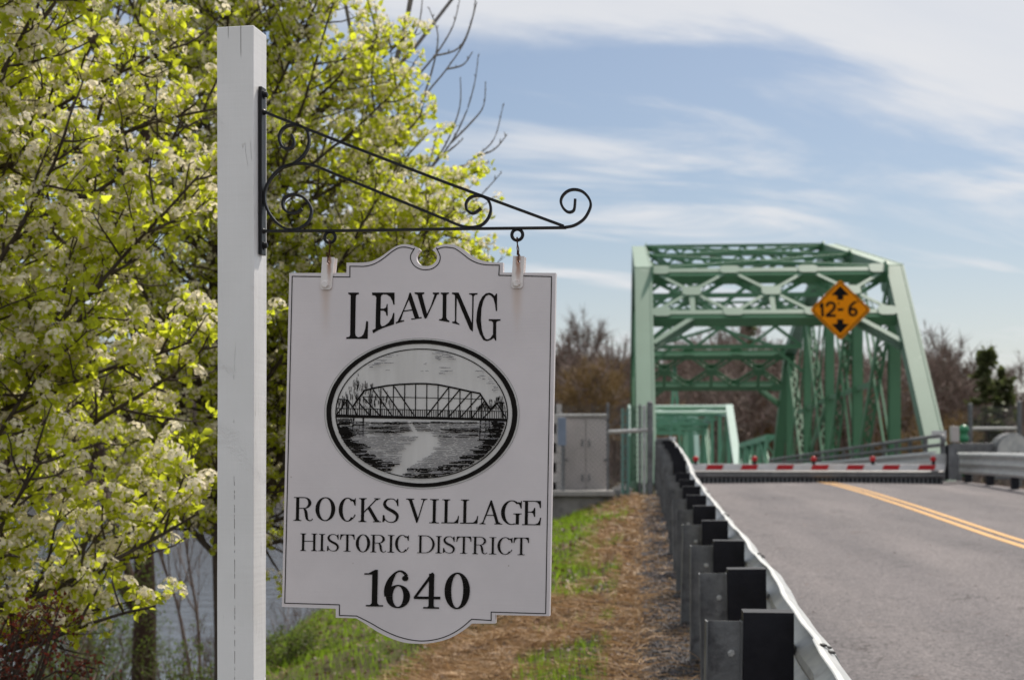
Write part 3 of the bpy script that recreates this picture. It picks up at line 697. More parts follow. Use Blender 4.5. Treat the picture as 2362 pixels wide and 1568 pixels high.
for (x, y, w, h) in ((640, 290, 120, 60), (560, 340, 80, 35), (740, 235, 70, 40), (1180, 250, 110, 50), (1260, 260, 90, 40), (1200, 360, 80, 22), (1210, 405, 100, 22), (1010, 325, 60, 12), (1020, 390, 60, 10), (670, 390, 50, 10), (1560, 430, 80, 60), (1640, 480, 60, 60), (1690, 560, 50, 40), (1150, 290, 70, 20)):
    for k in range(max(2, int(h / 5))):
        yy = y + er.uniform(-h, h) * .7; xx = x + er.uniform(-w, w) * .5; l = er.uniform(.3, .8) * w
        wavy(gy_, xx - l / 2, xx + l / 2, yy, 4.5)
gy_.build('engraving_shading', M['ink_grey'], med, fix=False)

# ---- hangers, hex bolts, rusty wire
def hanger_mat():
    m, t, b = mat_base('white_hanger_paint'); g = N(t, 'ShaderNodeNewGeometry'); P = g.outputs['Position']
    sp_ = N(t, 'ShaderNodeSeparateXYZ'); ln(t, P, sp_.inputs[0]); big = noise(t, P, 60, 5, .6); col = None
    base = N(t, 'ShaderNodeRGB'); base.outputs[0].default_value = (.82, .77, .75, 1); col = base.outputs[0]
    for (X, Y, X2, Y2) in ((445, 225, 455, 400), (1936, 225, 1936, 400)):
        q = sp(*c2(X, Y)); q2 = sp(*c2(X2, Y2))
        dxn = mth(t, 'ABSOLUTE', mth(t, 'SUBTRACT', sp_.outputs[0], q.x)); dxn = mth(t, 'ADD', dxn, mth(t, 'MULTIPLY', mth(t, 'SUBTRACT', big, .5), .008))
        dzn = mth(t, 'SUBTRACT', q.z, sp_.outputs[2]); k = mth(t, 'MULTIPLY', smooth(t, dxn, .008, .001), smooth(t, dzn, .065, -.01))
        m2 = N(t, 'ShaderNodeMix', data_type='RGBA'); ln(t, mth(t, 'MULTIPLY', k, .85), m2.inputs[0]); ln(t, col, m2.inputs[6]); m2.inputs[7].default_value = (.36, .13, .035, 1); col = m2.outputs[2]
    ln(t, col, b.inputs['Base Color']); b.inputs['Roughness'].default_value = .4; return m
M['hanger'] = hanger_mat()
for (tl, tr, br, bll, hole, bolt, eye) in (((392, 170), (487, 170), (465, 425), (376, 425), (440, 213), (417, 385), EYES[0]), ((1897, 160), (1987, 162), (1972, 415), (1882, 415), (1940, 203), (1925, 376), EYES[1])):
    c = 14
    L = [c2(*tl), c2(*tr), c2(br[0], br[1] - c), c2(br[0] - c, br[1]), c2(bll[0] + c, bll[1]), c2(bll[0], bll[1] - c)]
    H = [c2(hole[0] + 14 * math.cos(2 * math.pi * i / 14), hole[1] + 16 * math.sin(2 * math.pi * i / 14)) for i in range(14)]
    mb = MB(); mb.prism([L, H], lambda u, v, d: sp(u, v, d), .0010, .0042); hg = mb.build('hanger', M['hanger'], sign, bevel=.0004)
    mb = MB(); mb.prism([L, H], lambda u, v, d: sp(u, v, d), -.0198, -.0235); mb.build('hanger', M['hanger'], sign)
    mb = MB(); q = sp(*c2(*bolt), .0042); mb.lathe(q, [(.0088, .0), (.0088, .0052), (.0074, .0064)], 6, sN); mb.build('bolt', M['hanger'], hg)
    e = ap(*eye) - Vector((0, 0, .0125)); hh = sp(*c2(*hole), 0) + sV * .005
    lp = []
    mb = MB()
    for s in (-1, 1):
        pts = [e + aN * .010 * s + Vector((0, 0, .004)), e + aN * .011 * s - Vector((0, 0, .008)) + aD * .001 * s, e.lerp(hh, .5) + aN * .004 * s + aD * .0022 * s, hh + sN * (.008 if s > 0 else -.026) + sV * .008 - sN * 0]
        pts = [Vector(p) for p in crom([tuple(p) for p in pts], 5)]
        mb.tube(pts, .0014, 6)
    mb.tube([e + aN * .010 + Vector((0, 0, .004)), e + Vector((0, 0, .0065)), e - aN * .010 + Vector((0, 0, .004))], .0014, 6)
    pts = [hh + sN * .008 + sV * .008, hh + sN * .009 - sV * .003, hh + sN * .002 - sV * .006, hh - sN * .018 - sV * .006, hh - sN * .027 - sV * .002, hh - sN * .026 + sV * .008]
    mb.tube([Vector(p) for p in crom([tuple(p) for p in pts], 4)], .0014, 6)
    kn = hh + sN * .009 + sV * .012
    for k in range(5): mb.tube([kn + sD * .003 * math.cos(k * 1.3) + sV * (.002 * k - .004), kn + sN * .003 + sV * (.002 * k - .003), kn - sD * .003 + sV * (.002 * k - .002)], .0013, 5)
    mb.build('wire_tie', M['rust'], sign, smooth_=True)

# ================================================================== TERRAIN
RT = [(0, -.70), (2, -.665), (4.2, -.635), (6.1, -.607), (8, -.565), (9.9, -.517), (11.8, -.464), (13.7, -.405), (15.6, -.345), (17.5, -.281), (19.4, -.225), (21.3, -.153)]
RX = [(-10, -.5), (0, .28), (2.3, .50), (4.2, .72), (6.1, .931), (8, 1.139), (9.9, 1.318), (11.8, 1.483), (13.7, 1.643), (15.6, 1.804), (17.5, 1.978), (19.4, 2.149), (21.3, 2.31), (25, 2.62), (31, 3.08), (37, 3.55)]
RH = [(-60, -1.6), (0, -1.45), (2, -1.415), (6.1, -1.357), (8, -1.315), (9.9, -1.267), (11.8, -1.214), (13.7, -1.155), (15.6, -1.095), (17.5, -1.031), (19.4, -.975), (21.3, -.905), (25, -.77), (29, -.64), (33, -.53), (37.3, -.45), (39, -.455)]
def itp(T, z): return np.interp(z, [a for a, _ in T], [b for _, b in T])
railx = lambda z: itp(RX, z)
roadh = lambda z: itp(RH, z)
WATER = -6.2
def vnoise(x, y, s, seed=0):
    x = np.asarray(x) / s + seed * 17.3; y = np.asarray(y) / s + seed * 9.1
    xi = np.floor(x).astype(int); yi = np.floor(y).astype(int); fx = x - xi; fy = y - yi
    fx = fx * fx * (3 - 2 * fx); fy = fy * fy * (3 - 2 * fy)
    def h(a, b): 
        n = (a * 374761393 + b * 668265263 + seed * 974711) & 0xffffffff; n = ((n ^ (n >> 13)) * 1274126177) & 0xffffffff
        return (n & 0xffff) / 65535.0
    return (h(xi, yi) * (1 - fx) + h(xi + 1, yi) * fx) * (1 - fy) + (h(xi, yi + 1) * (1 - fx) + h(xi + 1, yi + 1) * fx) * fy
def gnd(X, Z):
    X = np.asarray(X, float); Z = np.asarray(Z, float)
    u = railx(np.clip(Z, -10, 37)) - X
    base = roadh(Z) - .06
    bank = base - .27 * np.maximum(0, u - .45) - .42 * np.maximum(0, u - 5.0) - .05 * np.clip(u, 0, .45)
    rough = (vnoise(X, Z, 1.1, 1) - .5) * .22 + (vnoise(X, Z, .35, 2) - .5) * .08
    bank = bank + rough * np.clip((u - .5) / 1.2, 0, 1)
    right = base - .05 - .10 * np.maximum(0, -u - 7.6 + 0) + (vnoise(X, Z, 1.4, 3) - .5) * .12
    near = np.where(u > 0, bank, np.where(u < -7.6, right, base - .10))
    # river shore: land falls away past the abutment
    shore = np.where(u > 0, np.maximum(0, Z - 31.0) * np.clip(u / 2.2, 0, 1) * .9, 0) + np.maximum(0, Z - 38.5) * 1.1 + np.maximum(0, Z - 41) * .5 * (u < -7.6)
    near = near - shore
    near = np.maximum(near, WATER - 2.5)
    # behind the camera: level ground
    far = WATER - 2.5 + np.clip((Z - 250) / 14, 0, 1) * 4.0 + np.clip((Z - 262) / 190, 0, 1) * 15 * (.75 + .5 * vnoise(X, Z, 70, 4)) + np.clip((Z - 450) / 1500, 0, 1) * 10
    far = far - np.clip((X - 95) / 40, 0, 1) * np.clip((Z - 262) / 190, 0, 1) * 7
    return np.where(Z < 120, near, far)
zs = np.concatenate([np.arange(-60, -6, 6), np.arange(-6, 2, .8), np.arange(2, 32, .22), np.arange(32, 48, .6), [55, 80, 119], np.arange(121, 250, 30), np.arange(250, 480, 8), [520, 600, 800, 1200, 1900, 3000]])
xs = np.concatenate([[-1500, -900, -600, -400], np.arange(-300, -60, 20), np.arange(-60, -12, 3), np.arange(-12, -4, .6), np.arange(-4, 4.2, .16), np.arange(4.2, 16, .6), np.arange(16, 60, 3), np.arange(60, 300, 20), [400, 600, 900, 1500]])
XX, ZZ = np.meshgrid(xs, zs); HH = gnd(XX, ZZ)
V = np.stack([XX.ravel(), ZZ.ravel(), HH.ravel()], 1); nx, nz = len(xs), len(zs)
I = np.arange(nx * nz).reshape(nz, nx)
F = np.stack([I[:-1, :-1].ravel(), I[:-1, 1:].ravel(), I[1:, 1:].ravel(), I[1:, :-1].ravel()], 1)
def ground_mat():
    m, t, b = mat_base('bank_soil'); g = N(t, 'ShaderNodeNewGeometry'); P = g.outputs['Position']
    mx = N(t, 'ShaderNodeMix', data_type='RGBA'); ln(t, smooth(t, noise(t, P, 3, 7, .7), .35, .65), mx.inputs[0])
    mx.inputs[6].default_value = (.12, .082, .055, 1); mx.inputs[7].default_value = (.05, .035, .026, 1)
    m2 = N(t, 'ShaderNodeMix', data_type='RGBA'); ln(t, smooth(t, noise(t, P, .9, 5, .6), .48, .56), m2.inputs[0])
    ln(t, mx.outputs[2], m2.inputs[6]); m2.inputs[7].default_value = (.085, .085, .03, 1)
    ln(t, m2.outputs[2], b.inputs['Base Color']); b.inputs['Roughness'].default_value = .95; b.inputs['Specular IOR Level'].default_value = .2
    bp = N(t, 'ShaderNodeBump'); bp.inputs['Strength'].default_value = .8; bp.inputs['Distance'].default_value = .04
    ln(t, noise(t, P, 14, 8, .7), bp.inputs['Height']); ln(t, bp.outputs[0], b.inputs['Normal']); return m
M['ground'] = ground_mat()
link('ground', npmesh('ground', V, F, M['ground'], True), kind='structure')

def water_mat():
    m, t, b = mat_base('river_water'); g = N(t, 'ShaderNodeNewGeometry'); P = g.outputs['Position']
    b.inputs['Base Color'].default_value = (.09, .105, .125, 1); b.inputs['Roughness'].default_value = .04; b.inputs['IOR'].default_value = 1.33
    mp = N(t, 'ShaderNodeMapping'); ln(t, P, mp.inputs[0]); mp.inputs['Scale'].default_value = (.35, 1.1, 1)
    bp = N(t, 'ShaderNodeBump'); bp.inputs['Strength'].default_value = .7; bp.inputs['Distance'].default_value = .24
    ln(t, mth(t, 'ADD', noise(t, mp.outputs[0], .5, 6, .6, .4), mth(t, 'MULTIPLY', noise(t, P, 3.5, 4, .6), .2)), bp.inputs['Height']); ln(t, bp.outputs[0], b.inputs['Normal']); return m
mb = MB(); mb.add([(-1500, 20, WATER), (1500, 20, WATER), (1500, 275, WATER), (-1500, 275, WATER)], [(0, 1, 2, 3)])
mb.build('river', water_mat(), kind='structure', fix=False)

# ================================================================== ROAD
XC = lambda z: 6.15 + .07 * (z - 18.3) - .0012 * np.maximum(0, 18 - z) ** 2 - .005 * np.maximum(0, z - 30) ** 2
def road_mat():
    m, t, b = mat_base('worn_asphalt'); g = N(t, 'ShaderNodeNewGeometry'); P = g.outputs['Position']
    vo = N(t, 'ShaderNodeTexVoronoi'); ln(t, P, vo.inputs['Vector']); vo.inputs['Scale'].default_value = 62
    cr = N(t, 'ShaderNodeValToRGB'); ln(t, vo.outputs['Color'], cr.inputs[0])
    e = cr.color_ramp.elements; e[0].position = .0; e[0].color = (.064, .059, .060, 1); e[1].position = 1; e[1].color = (.31, .28, .275, 1)
    k = cr.color_ramp.elements.new(.5); k.color = (.150, .139, .140, 1); k = cr.color_ramp.elements.new(.88); k.color = (.195, .18, .18, 1)
    def mul(col, fac, a, c_):
        c = N(t, 'ShaderNodeMix', data_type='RGBA'); ln(t, fac, c.inputs[0]); c.inputs[6].default_value = (*a, 1); c.inputs[7].default_value = (*c_, 1)
        mx = N(t, 'ShaderNodeMix', data_type='RGBA'); mx.blend_type = 'MULTIPLY'; mx.inputs[0].default_value = 1; ln(t, col, mx.inputs[6]); ln(t, c.outputs[2], mx.inputs[7]); return mx.outputs[2]
    sp_ = N(t, 'ShaderNodeSeparateXYZ'); ln(t, P, sp_.inputs[0])
    across = mth(t, 'SUBTRACT', sp_.outputs[0], mth(t, 'MULTIPLY', sp_.outputs[1], .07))      # distance across the lanes
    col = mul(cr.outputs[0], smooth(t, noise(t, P, 20, 6, .7), .35, .65), (1.16, 1.14, 1.14), (.80, .80, .81))
    mp = N(t, 'ShaderNodeMapping'); ln(t, P, mp.inputs[0]); mp.inputs['Scale'].default_value = (.9, .16, 1); mp.inputs['Rotation'].default_value = (0, 0, .07)
    col = mul(col, smooth(t, noise(t, mp.outputs[0], 1.2, 5, .6), .3, .7), (1.14, 1.12, 1.12), (.84, .84, .86))
    trk = mth(t, 'SINE', mth(t, 'ADD', mth(t, 'MULTIPLY', across, 3.7), mth(t, 'MULTIPLY', noise(t, P, .35, 2), 1.6)))
    col = mul(col, smooth(t, trk, -.9, .9), (.90, .90, .91), (1.07, 1.06, 1.05))
    col = mul(col, smooth(t, noise(t, P, 2.6, 7, .72), .60, .70), (1, 1, 1), (.70, .62, .58))
    # hairline cracks wandering along and across
    mpc = N(t, 'ShaderNodeMapping'); ln(t, P, mpc.inputs[0]); mpc.inputs['Scale'].default_value = (.55, .28, 1)
    ck = mth(t, 'ABSOLUTE', mth(t, 'SUBTRACT', noise(t, mpc.outputs[0], 1.0, 8, .62, .4), .5))
    ckm = mth(t, 'MULTIPLY', smooth(t, ck, .0045, .0012), smooth(t, noise(t, P, .5, 3), .47, .56))
    col = mul(col, ckm, (1, 1, 1), (.45, .43, .43))
    ln(t, col, b.inputs['Base Color']); b.inputs['Roughness'].default_value = .85; b.inputs['Specular IOR Level'].default_value = .3
    bp = N(t, 'ShaderNodeBump'); bp.inputs['Strength'].default_value = .7; bp.inputs['Distance'].default_value = .008
    ln(t, mth(t, 'ADD', vo.outputs['Distance'], mth(t, 'MULTIPLY', noise(t, P, 20, 5, .7), 1.5)), bp.inputs['Height']); ln(t, bp.outputs[0], b.inputs['Normal']); return m
M['road'] = road_mat()
def sheet(x0f, x1f, z0, z1, lift, nzs=70, nxs=10, crown=True):
    Z = np.linspace(z0, z1, nzs); V = []; 
    for z in Z:
        a, b = x0f(z), x1f(z)
        for k in range(nxs + 1):
            x = a + (b - a) * k / nxs
            V.append((x, z, roadh(z) + lift - (.012 * abs(x - XC(z)) if crown else 0) + .03))
    w = nxs + 1; I = np.arange(len(V)).reshape(-1, w)
    return V, np.stack([I[:-1, :-1].ravel(), I[:-1, 1:].ravel(), I[1:, 1:].ravel(), I[1:, :-1].ravel()], 1)
V, F = sheet(lambda z: railx(z) + .12, lambda z: XC(z) + 3.75, -20, 37.55, 0)
road = link('road', npmesh('road', V, F, M['road'], True), kind='structure')
M['yellow'] = pmat('worn_yellow_line', (.62, .31, .035), .6, 0, (.55, .27, .035), 6, .2, 80, c3=(.36, .22, .07), s3=30, t3=(.58, .7))
for o_ in (-.155, .055):
    V, F = sheet(lambda z: XC(z) + o_, lambda z: XC(z) + o_ + .10, -20, 37.5, .004, 70, 1)
    link('yellow_line', npmesh('yellow_line', V, F, M['yellow']), road)
# sand and old leaves drifted at the road's far end and left edge
V, F = sheet(lambda z: railx(z) + .14, lambda z: railx(z) + .36 + .12 * math.sin(z * 1.7), 8, 37.4, .004, 70, 1)
M['sand'] = pmat('road_edge_grit', (.20, .16, .13), .95, 0, (.14, .12, .11), 12, .3, 90)
link('road_edge_grit', npmesh('road_edge_grit', V, F, M['sand']), road)
# shoulder of old asphalt crumbs behind the rail
Z = np.linspace(2, 30, 260); V = []
for z in Z:
    a = railx(z) - .42 - .40 * float(vnoise(.3, z, .8, 21)) - .14 * float(vnoise(.3, z, .23, 22)); b = railx(z) + .14
    for k in range(7):
        x = a + (b - a) * k / 6; V.append((x, z, float(gnd(x, z)) + (.014 if k else -.03) + .02 * (float(vnoise(x, z, .12, 23)) - .5) - (.012 if k == 1 else 0)))
I = np.arange(len(V)).reshape(-1, 7); F = np.stack([I[:-1, :-1].ravel(), I[:-1, 1:].ravel(), I[1:, 1:].ravel(), I[1:, :-1].ravel()], 1)
M['shoulder'] = pmat('crumbled_shoulder', (.06, .055, .057), .95, 0, (.032, .029, .031), 9, .9, 60, c3=(.12, .08, .055), s3=6, t3=(.56, .68))
link('shoulder', npmesh('shoulder', V, F, M['shoulder'], True), kind='structure')

# ================================================================== LEFT GUARDRAIL
gr = thing('guardrail', (float(railx(12)), 12, float(roadh(12)) - .1), 'long steel guardrail with black blocks on grey posts, beside the sign', 'guardrail')
PZ = [(2.3, 0), (4.2, 0), (6.1, 0), (8.0, 0), (9.9, 0), (11.8, 0), (13.7, 0), (15.6, 0), (17.5, 0), (19.4, 0), (21.3, 0), (23.2, .0), (24.2, 0), (25.1, 0), (26.1, 0), (27.0, 0), (28.9, 0), (30.8, 0)]
RT2 = RT + [(23.2, .02), (25.1, .14), (27, .25), (29, .35), (31, .44), (34, .30), (37, .25)]
railtop = lambda z: float(itp(RT2, z))
dr = Vector((.088, 1, .025)).normalized(); lat = Vector((1, -.088, 0)).normalized(); UPV = Vector((0, 0, 1)); ax_ = (lat, Vector((.088, 1, 0)).normalized(), UPV)
mb = MB()     # I section post: two flanges and a web
mb.box((.0 - .147, 0, -.5), (.006, .10, 1.0), ax_); mb.box((-.006, 0, -.5), (.006, .10, 1.0), ax_); mb.box((-.0765, .0, -.5), (.135, .006, 1.0), ax_)
me_post = mb.mesh('post', M['galv_dull'])
mb = MB(); mb.lathe((-.045, -.004, -.13), [(.016, 0), (.016, .003), (.011, .004), (.011, .012)], 6, (0, -1, 0)); me_pbolt = mb.mesh('post_bolt', M['galv'])
mb = MB(); mb.box((.1, .0, -.18), (.2, .15, .36), ax_); me_block = mb.mesh('blockout', M['plastic'])
mb = MB(); mb.box((.1, .0, .004), (.196, .146, .008), ax_); me_cap = mb.mesh('block_top', M['galv_dull'])
for i, (z, _) in enumerate(PZ):
    x = float(railx(z)); t_ = railtop(z); pz = t_ - (.03 + rnd.uniform(-.008, .01))
    x += .0
    big = z > 22.5
    p = link('post', me_post, gr); p.location = Vector((x, z, pz + (.0 if not big else .02))) - ORG[gr.name]
    p.rotation_euler = (rnd.uniform(-.02, .02), rnd.uniform(-.02, .02), rnd.uniform(-.04, .04))
    if z < 16: q_ = link('bolt', me_pbolt, p); q_.location = (0, 0, 0); q_.parent = p
    b = link('blockout', me_block, gr); b.location = Vector((x, z, t_ + .005 + rnd.uniform(-.006, .006))) - ORG[gr.name]
    b.rotation_euler = (0, rnd.uniform(-.012, .012), rnd.uniform(-.015, .015))
    if big: b.scale = (1, 1, 1.25)
for me, mn in ((me_post, .0), (me_block, .003)):
    pass
WP = [(.008, .156), (.028, .152), (.072, .118), (.083, .098), (.080, .076), (.012, .024), (.004, 0), (.012, -.024), (.080, -.076), (.083, -.098), (.072, -.118), (.028, -.152), (.008, -.156)]
def wrail(name, zA, zB, xf, tf, prof, mat, parent, side=1, out=.2, step=.24, lift=0.0, wav=.006):
    mb = MB(); n = max(2, int((zB - zA) / step)); m = len(prof); b = 0
    for i in range(n + 1):
        z = zA + (zB - zA) * i / n; x = xf(z) + out + lift * .5
        x += wav * math.sin(z * 2.6) + wav * .5 * math.sin(z * 7.1 + 1); zz = tf(z) - .156 + wav * .8 * math.sin(z * 1.9)
        for k, (d, h) in enumerate(prof): mb.v.append(Vector((x + side * (d + lift), z, zz + h)))
        for k, (d, h) in enumerate(prof): mb.v.append(Vector((x + side * (d + lift - .004), z, zz + h * .985)))
    w = 2 * m
    for i in range(n):
        for k in range(m - 1):
            a = i * w + k; mb.f.append((a, a + 1, a + w + 1, a + w)); a = i * w + m + k; mb.f.append((a, a + w, a + w + 1, a + 1))
        mb.f.append((i * w, (i + 1) * w, (i + 1) * w + m, i * w + m)); mb.f.append((i * w + m - 1, i * w + 2 * m - 1, (i + 1) * w + 2 * m - 1, (i + 1) * w + m - 1))
    mb.f.append(tuple(range(m)) + tuple(range(2 * m - 1, m - 1, -1))); e = n * w; mb.f.append(tuple(e + k for k in range(m)) + tuple(e + k for k in range(2 * m - 1, m - 1, -1)))
    return mb.build(name, mat, parent, smooth_=False)
def closed_smooth(o):
    pass
zz_ = 1.35; k = 0
while zz_ < 33:
    z2 = min(zz_ + 3.81, 33.0); wrail('rail_beam', zz_, z2 + .16 if z2 < 33 else z2, lambda z: float(railx(z)), railtop, WP, M['galv'], gr, 1, .2, .2, .004 * (k % 2)); zz_ = z2; k += 1
    if z2 < 33:
        for dz, d, h in ((-.07, .052, .134), (.05, .052, .134), (-.01, .030, .150)):
            mb = MB(); mb.box((float(railx(z2 + dz)) + .2 + d + .006, z2 + dz, railtop(z2 + dz) - .156 + h + .004), (.016, .045, .006))
            mb.build('splice_bolt', M['rubber'], gr)
# tall terminal by the fence
mb = MB(); x = float(railx(31.6)); mb.box((x + .02, 31.6, -.15), (.26, .3, 1.30)); mb.build('terminal_post', M['galv_dull'], gr, bevel=.01)
mb = MB(); mb.tube([Vector((x + .22, 31.5, .36)), Vector((x + .22, 31.5, .52))], .07, 10); mb.build('terminal_cap', M['galv'], gr, smooth_=True)

# ================================================================== RIGHT GUARDRAIL (triple-wave) 
g2 = thing('guardrail', (10.2, 28, -.8), 'triple-wave steel guardrail on dark posts, beyond the road at the right', 'guardrail')
rx2 = lambda z: 10.6 + .066 * (z - 31.3)
rt2 = lambda z: .19 + .009 * (z - 31.3) if z > 31.3 else .19 + float(roadh(z) - roadh(31.3)) * .8
TP = [(.008, .156), (.03, .150), (.078, .112), (.083, .09), (.078, .066), (.014, .015), (.006, -.01), (.014, -.035), (.078, -.086), (.083, -.108), (.078, -.13), (.014, -.18), (.006, -.2), (.014, -.22), (.078, -.27), (.083, -.29), (.078, -.312), (.03, -.35), (.008, -.352)]
zz_ = 16.0
while zz_ < 37.4:
    z2 = min(zz_ + 3.81, 37.4); wrail('rail_beam', zz_, z2 + .1, rx2, rt2, TP, M['galv'], g2, -1, -.2, .4, .004 * (int(zz_) % 2), .003); zz_ = z2
mb = MB(); mb.box((.1, 0, -.5), (.15, .11, 1.15)); me_dp = mb.mesh('post', M['plastic'])
for z in (16.5, 18.4, 20.3, 22.2, 24.1, 26, 27.9, 29.8, 31.9, 34.0, 36.1):
    p = link('post', me_dp, g2); p.location = Vector((rx2(z) - .12, z, rt2(z) - .06)) - ORG[g2.name]
mb = MB(); mb.box((rx2(37.4) - .28, 37.45, rt2(37) - .10), (.05, .05, .5)); mb.build('end_plate', M['galv_dull'], g2)

# ================================================================== BRIDGE
a3 = Vector((.0743, 1, 0)).normalized(); c3v = Vector((1, -.0743, 0)).normalized()
BO = Vector((.567 + .0743 * 37.84, 37.84, -.43)); WB = 7.32; SL = -.012
def nd(s, q, h): return BO + a3 * s + c3v * (WB * q) + Vector((0, 0, SL * s + h))
def laced(mb, p0, p1, w, d, side, lace=True, pl=.10, pitch=None):
    """two channels set apart along 'side', zigzag lacing bars across both open faces"""
    p0, p1 = Vector(p0), Vector(p1); t = (p1 - p0).normalized(); side = Vector(side); side = (side - t * side.dot(t)).normalized(); up = t.cross(side)
    for s in (-1, 1): mb.beam(p0 + side * s * (w / 2 - pl / 2), p1 + side * s * (w / 2 - pl / 2), pl, d, side)
    L = (p1 - p0).length; pitch = pitch or w * 1.1; n = max(2, int(L / pitch)); g = w / 2 - pl
    for f in (-1, 1):
        for i in range(n):
            s = 1 if i % 2 else -1
            q0 = p0.lerp(p1, i / n) + side * g * s + up * f * (d / 2 - .015); q1 = p0.lerp(p1, (i + 1) / n) - side * g * s + up * f * (d / 2 - .015)
            mb.beam(q0, q1, .055, .016, side)
def gusset(mb, c, s, h, nrm, sx, th=.03):
    nrm = Vector(nrm).normalized(); sx = Vector(sx).normalized(); sy = nrm.cross(sx)
    k = .17
    pts = [(-s / 2 + k * s, -h / 2), (s / 2 - k * s, -h / 2), (s / 2, -h / 2 + k * h), (s / 2, h / 2 - k * h), (s / 2 - k * s, h / 2), (-s / 2 + k * s, h / 2), (-s / 2, h / 2 - k * h), (-s / 2, -h / 2 + k * h)]
    mb.prism([pts], lambda u, v, d: Vector(c) + sx * u + sy * v + nrm * d, -th / 2, th / 2)
def truss_span(nm, label, s0, p, H, matn, full=True, q0=0, wid=1.0, ew=.50, dz=0.0):
    """H: heights of the upper panel points (n-1 of them) over the deck line, panels of length p"""
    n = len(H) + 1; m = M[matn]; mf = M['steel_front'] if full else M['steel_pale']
    NB = lambda k, q: nd(s0 + k * p, q, -.25 + dz)
    NU = lambda k, q: nd(s0 + k * p, q, H[k - 1] + dz)
    root = thing(nm, nd(s0, .5, -.9), label, 'bridge span', 'truss spans of the river bridge')
    Z = Vector((0, 0, 1))
    for q in (0, 1):
        io = 1 if q == 0 else -1
        for (a, b) in ((NB(0, q), NU(1, q)), (NB(n, q), NU(n - 1, q))):
            mb = MB(); mb.beam(a - Z * .5 * 0, b, ew, ew * .8, c3v)
            t = (b - a).normalized(); u = t.cross(c3v).normalized()
            if full:      # cover plate with a narrow rim and seam plates
                for s in (-1, 1): mb.beam(a + c3v * s * (ew / 2 - .03) + u * .0, b + c3v * s * (ew / 2 - .03), .065, ew * .86, c3v)
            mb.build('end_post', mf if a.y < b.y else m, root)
        for k in range(1, n - 1):
            mb = MB(); mb.beam(NU(k, q), NU(k + 1, q), ew * .95, ew * .75, c3v)
            if full:
                for s in (-1, 1): mb.beam(NU(k, q) + c3v * s * (ew * .475), NU(k + 1, q) + c3v * s * (ew * .475), .05, ew * .83, c3v)
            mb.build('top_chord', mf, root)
        mb = MB(); mb.beam(NB(0, q), NB(n, q), ew * .8, .4, c3v); mb.build('bottom_chord', m, root)
        for k in range(1, n):
            mb = MB(); laced(mb, NB(k, q), NU(k, q), .34, .30, a3 if not full else c3v, pl=.07) if not full else None
            if full:
                mb.beam(NB(k, q) , NU(k, q), .03, .34, c3v)
                for s in (-1, 1): mb.beam(NB(k, q) + a3 * s * .18, NU(k, q) + a3 * s * .18, .32, .03, c3v)
            mb.build('vertical_post', m, root)
        for (k, j) in [(k, k + 1) for k in range(1, n // 2)] + [(k, k - 1) for k in range(n - 1, (n + 1) // 2, -1)]:
            mb = MB(); laced(mb, NU(k, q), NB(j, q), .34, .26, c3v, pl=.06); mb.build('diagonal', m, root)
        if full:
            for (k, j) in ((2, 1), (3, 2), (3, 4), (4, 5)):     # lighter counters
                mb = MB(); a, b = NU(k, q), NB(j, q); f = 1.0
                for s in (-1, 1): mb.beam(a + c3v * s * .09, b + c3v * s * .09, .06, .11, c3v)
                mb.build('counter_brace', m, root)
            hz = 3.15
            mb = MB(); mb.beam(nd(s0 + 1.55 * p, q, hz - .1), nd(s0 + 3.0 * p, q, hz), .14, .16, c3v); mb.beam(nd(s0 + 3.0 * p, q, hz), nd(s0 + 4.45 * p, q, hz - .1), .14, .16, c3v)
            mb.beam(nd(s0 + 3.0 * p, q, hz), nd(s0 + 4.0 * p, q, .9), .12, .14, c3v); mb.build('tie_strut', m, root)
            for k in range(1, n):
                mb = MB(); c = NU(k, q) + c3v * (-io) * (-(ew / 2) * 1.06) * 1
                gusset(mb, NU(k, q) + c3v * io * (ew / 2 + .02) - Z * .15, 1.15, .85, c3v, a3); mb.build('gusset', m, root)
    # ---- portals (both ends)
    for (k0, k1) in ((0, 1), (n, n - 1)):
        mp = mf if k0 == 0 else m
        mb = MB(); bl_, br_, tl, tr = NB(k0, 0), NB(k0, 1), NU(k1, 0), NU(k1, 1)
        P = lambda q, f: (bl_.lerp(tl, f)).lerp(br_.lerp(tr, f), q)
        nrm = (tr - tl).cross(tl - bl_).normalized()
        if nrm.y > 0: nrm = -nrm
        Ht = (tl - bl_).length; fr = 1 - 2.20 / Ht if full else 1 - 1.1 / Ht; f1 = 1 - .12 / Ht
        iq = (ew / 2) / WB * .98
        def strut(qa, fa, qb, fb, w, o, d=.03, par='portal_strut'):
            m1 = MB(); m1.beam(P(qa, fa) + nrm * o, P(qb, fb) + nrm * o, d, w, nrm); return m1
        # upper and lower struts: front flange angles, web set back, its darker green drawing the shaded underside
        dn = -(tl - bl_).normalized()
        for f_ in (f1, fr):
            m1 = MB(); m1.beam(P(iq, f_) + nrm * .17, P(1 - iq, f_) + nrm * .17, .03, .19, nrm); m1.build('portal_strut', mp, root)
            m1 = MB(); m1.beam(P(iq, f_) - nrm * .17 + dn * .04, P(1 - iq, f_) - nrm * .17 + dn * .04, .03, .26, nrm); m1.beam(P(iq, f_) + nrm * .0 + dn * .10, P(1 - iq, f_) + dn * .10, .30, .28, nrm); m1.build('strut_web', m, root)
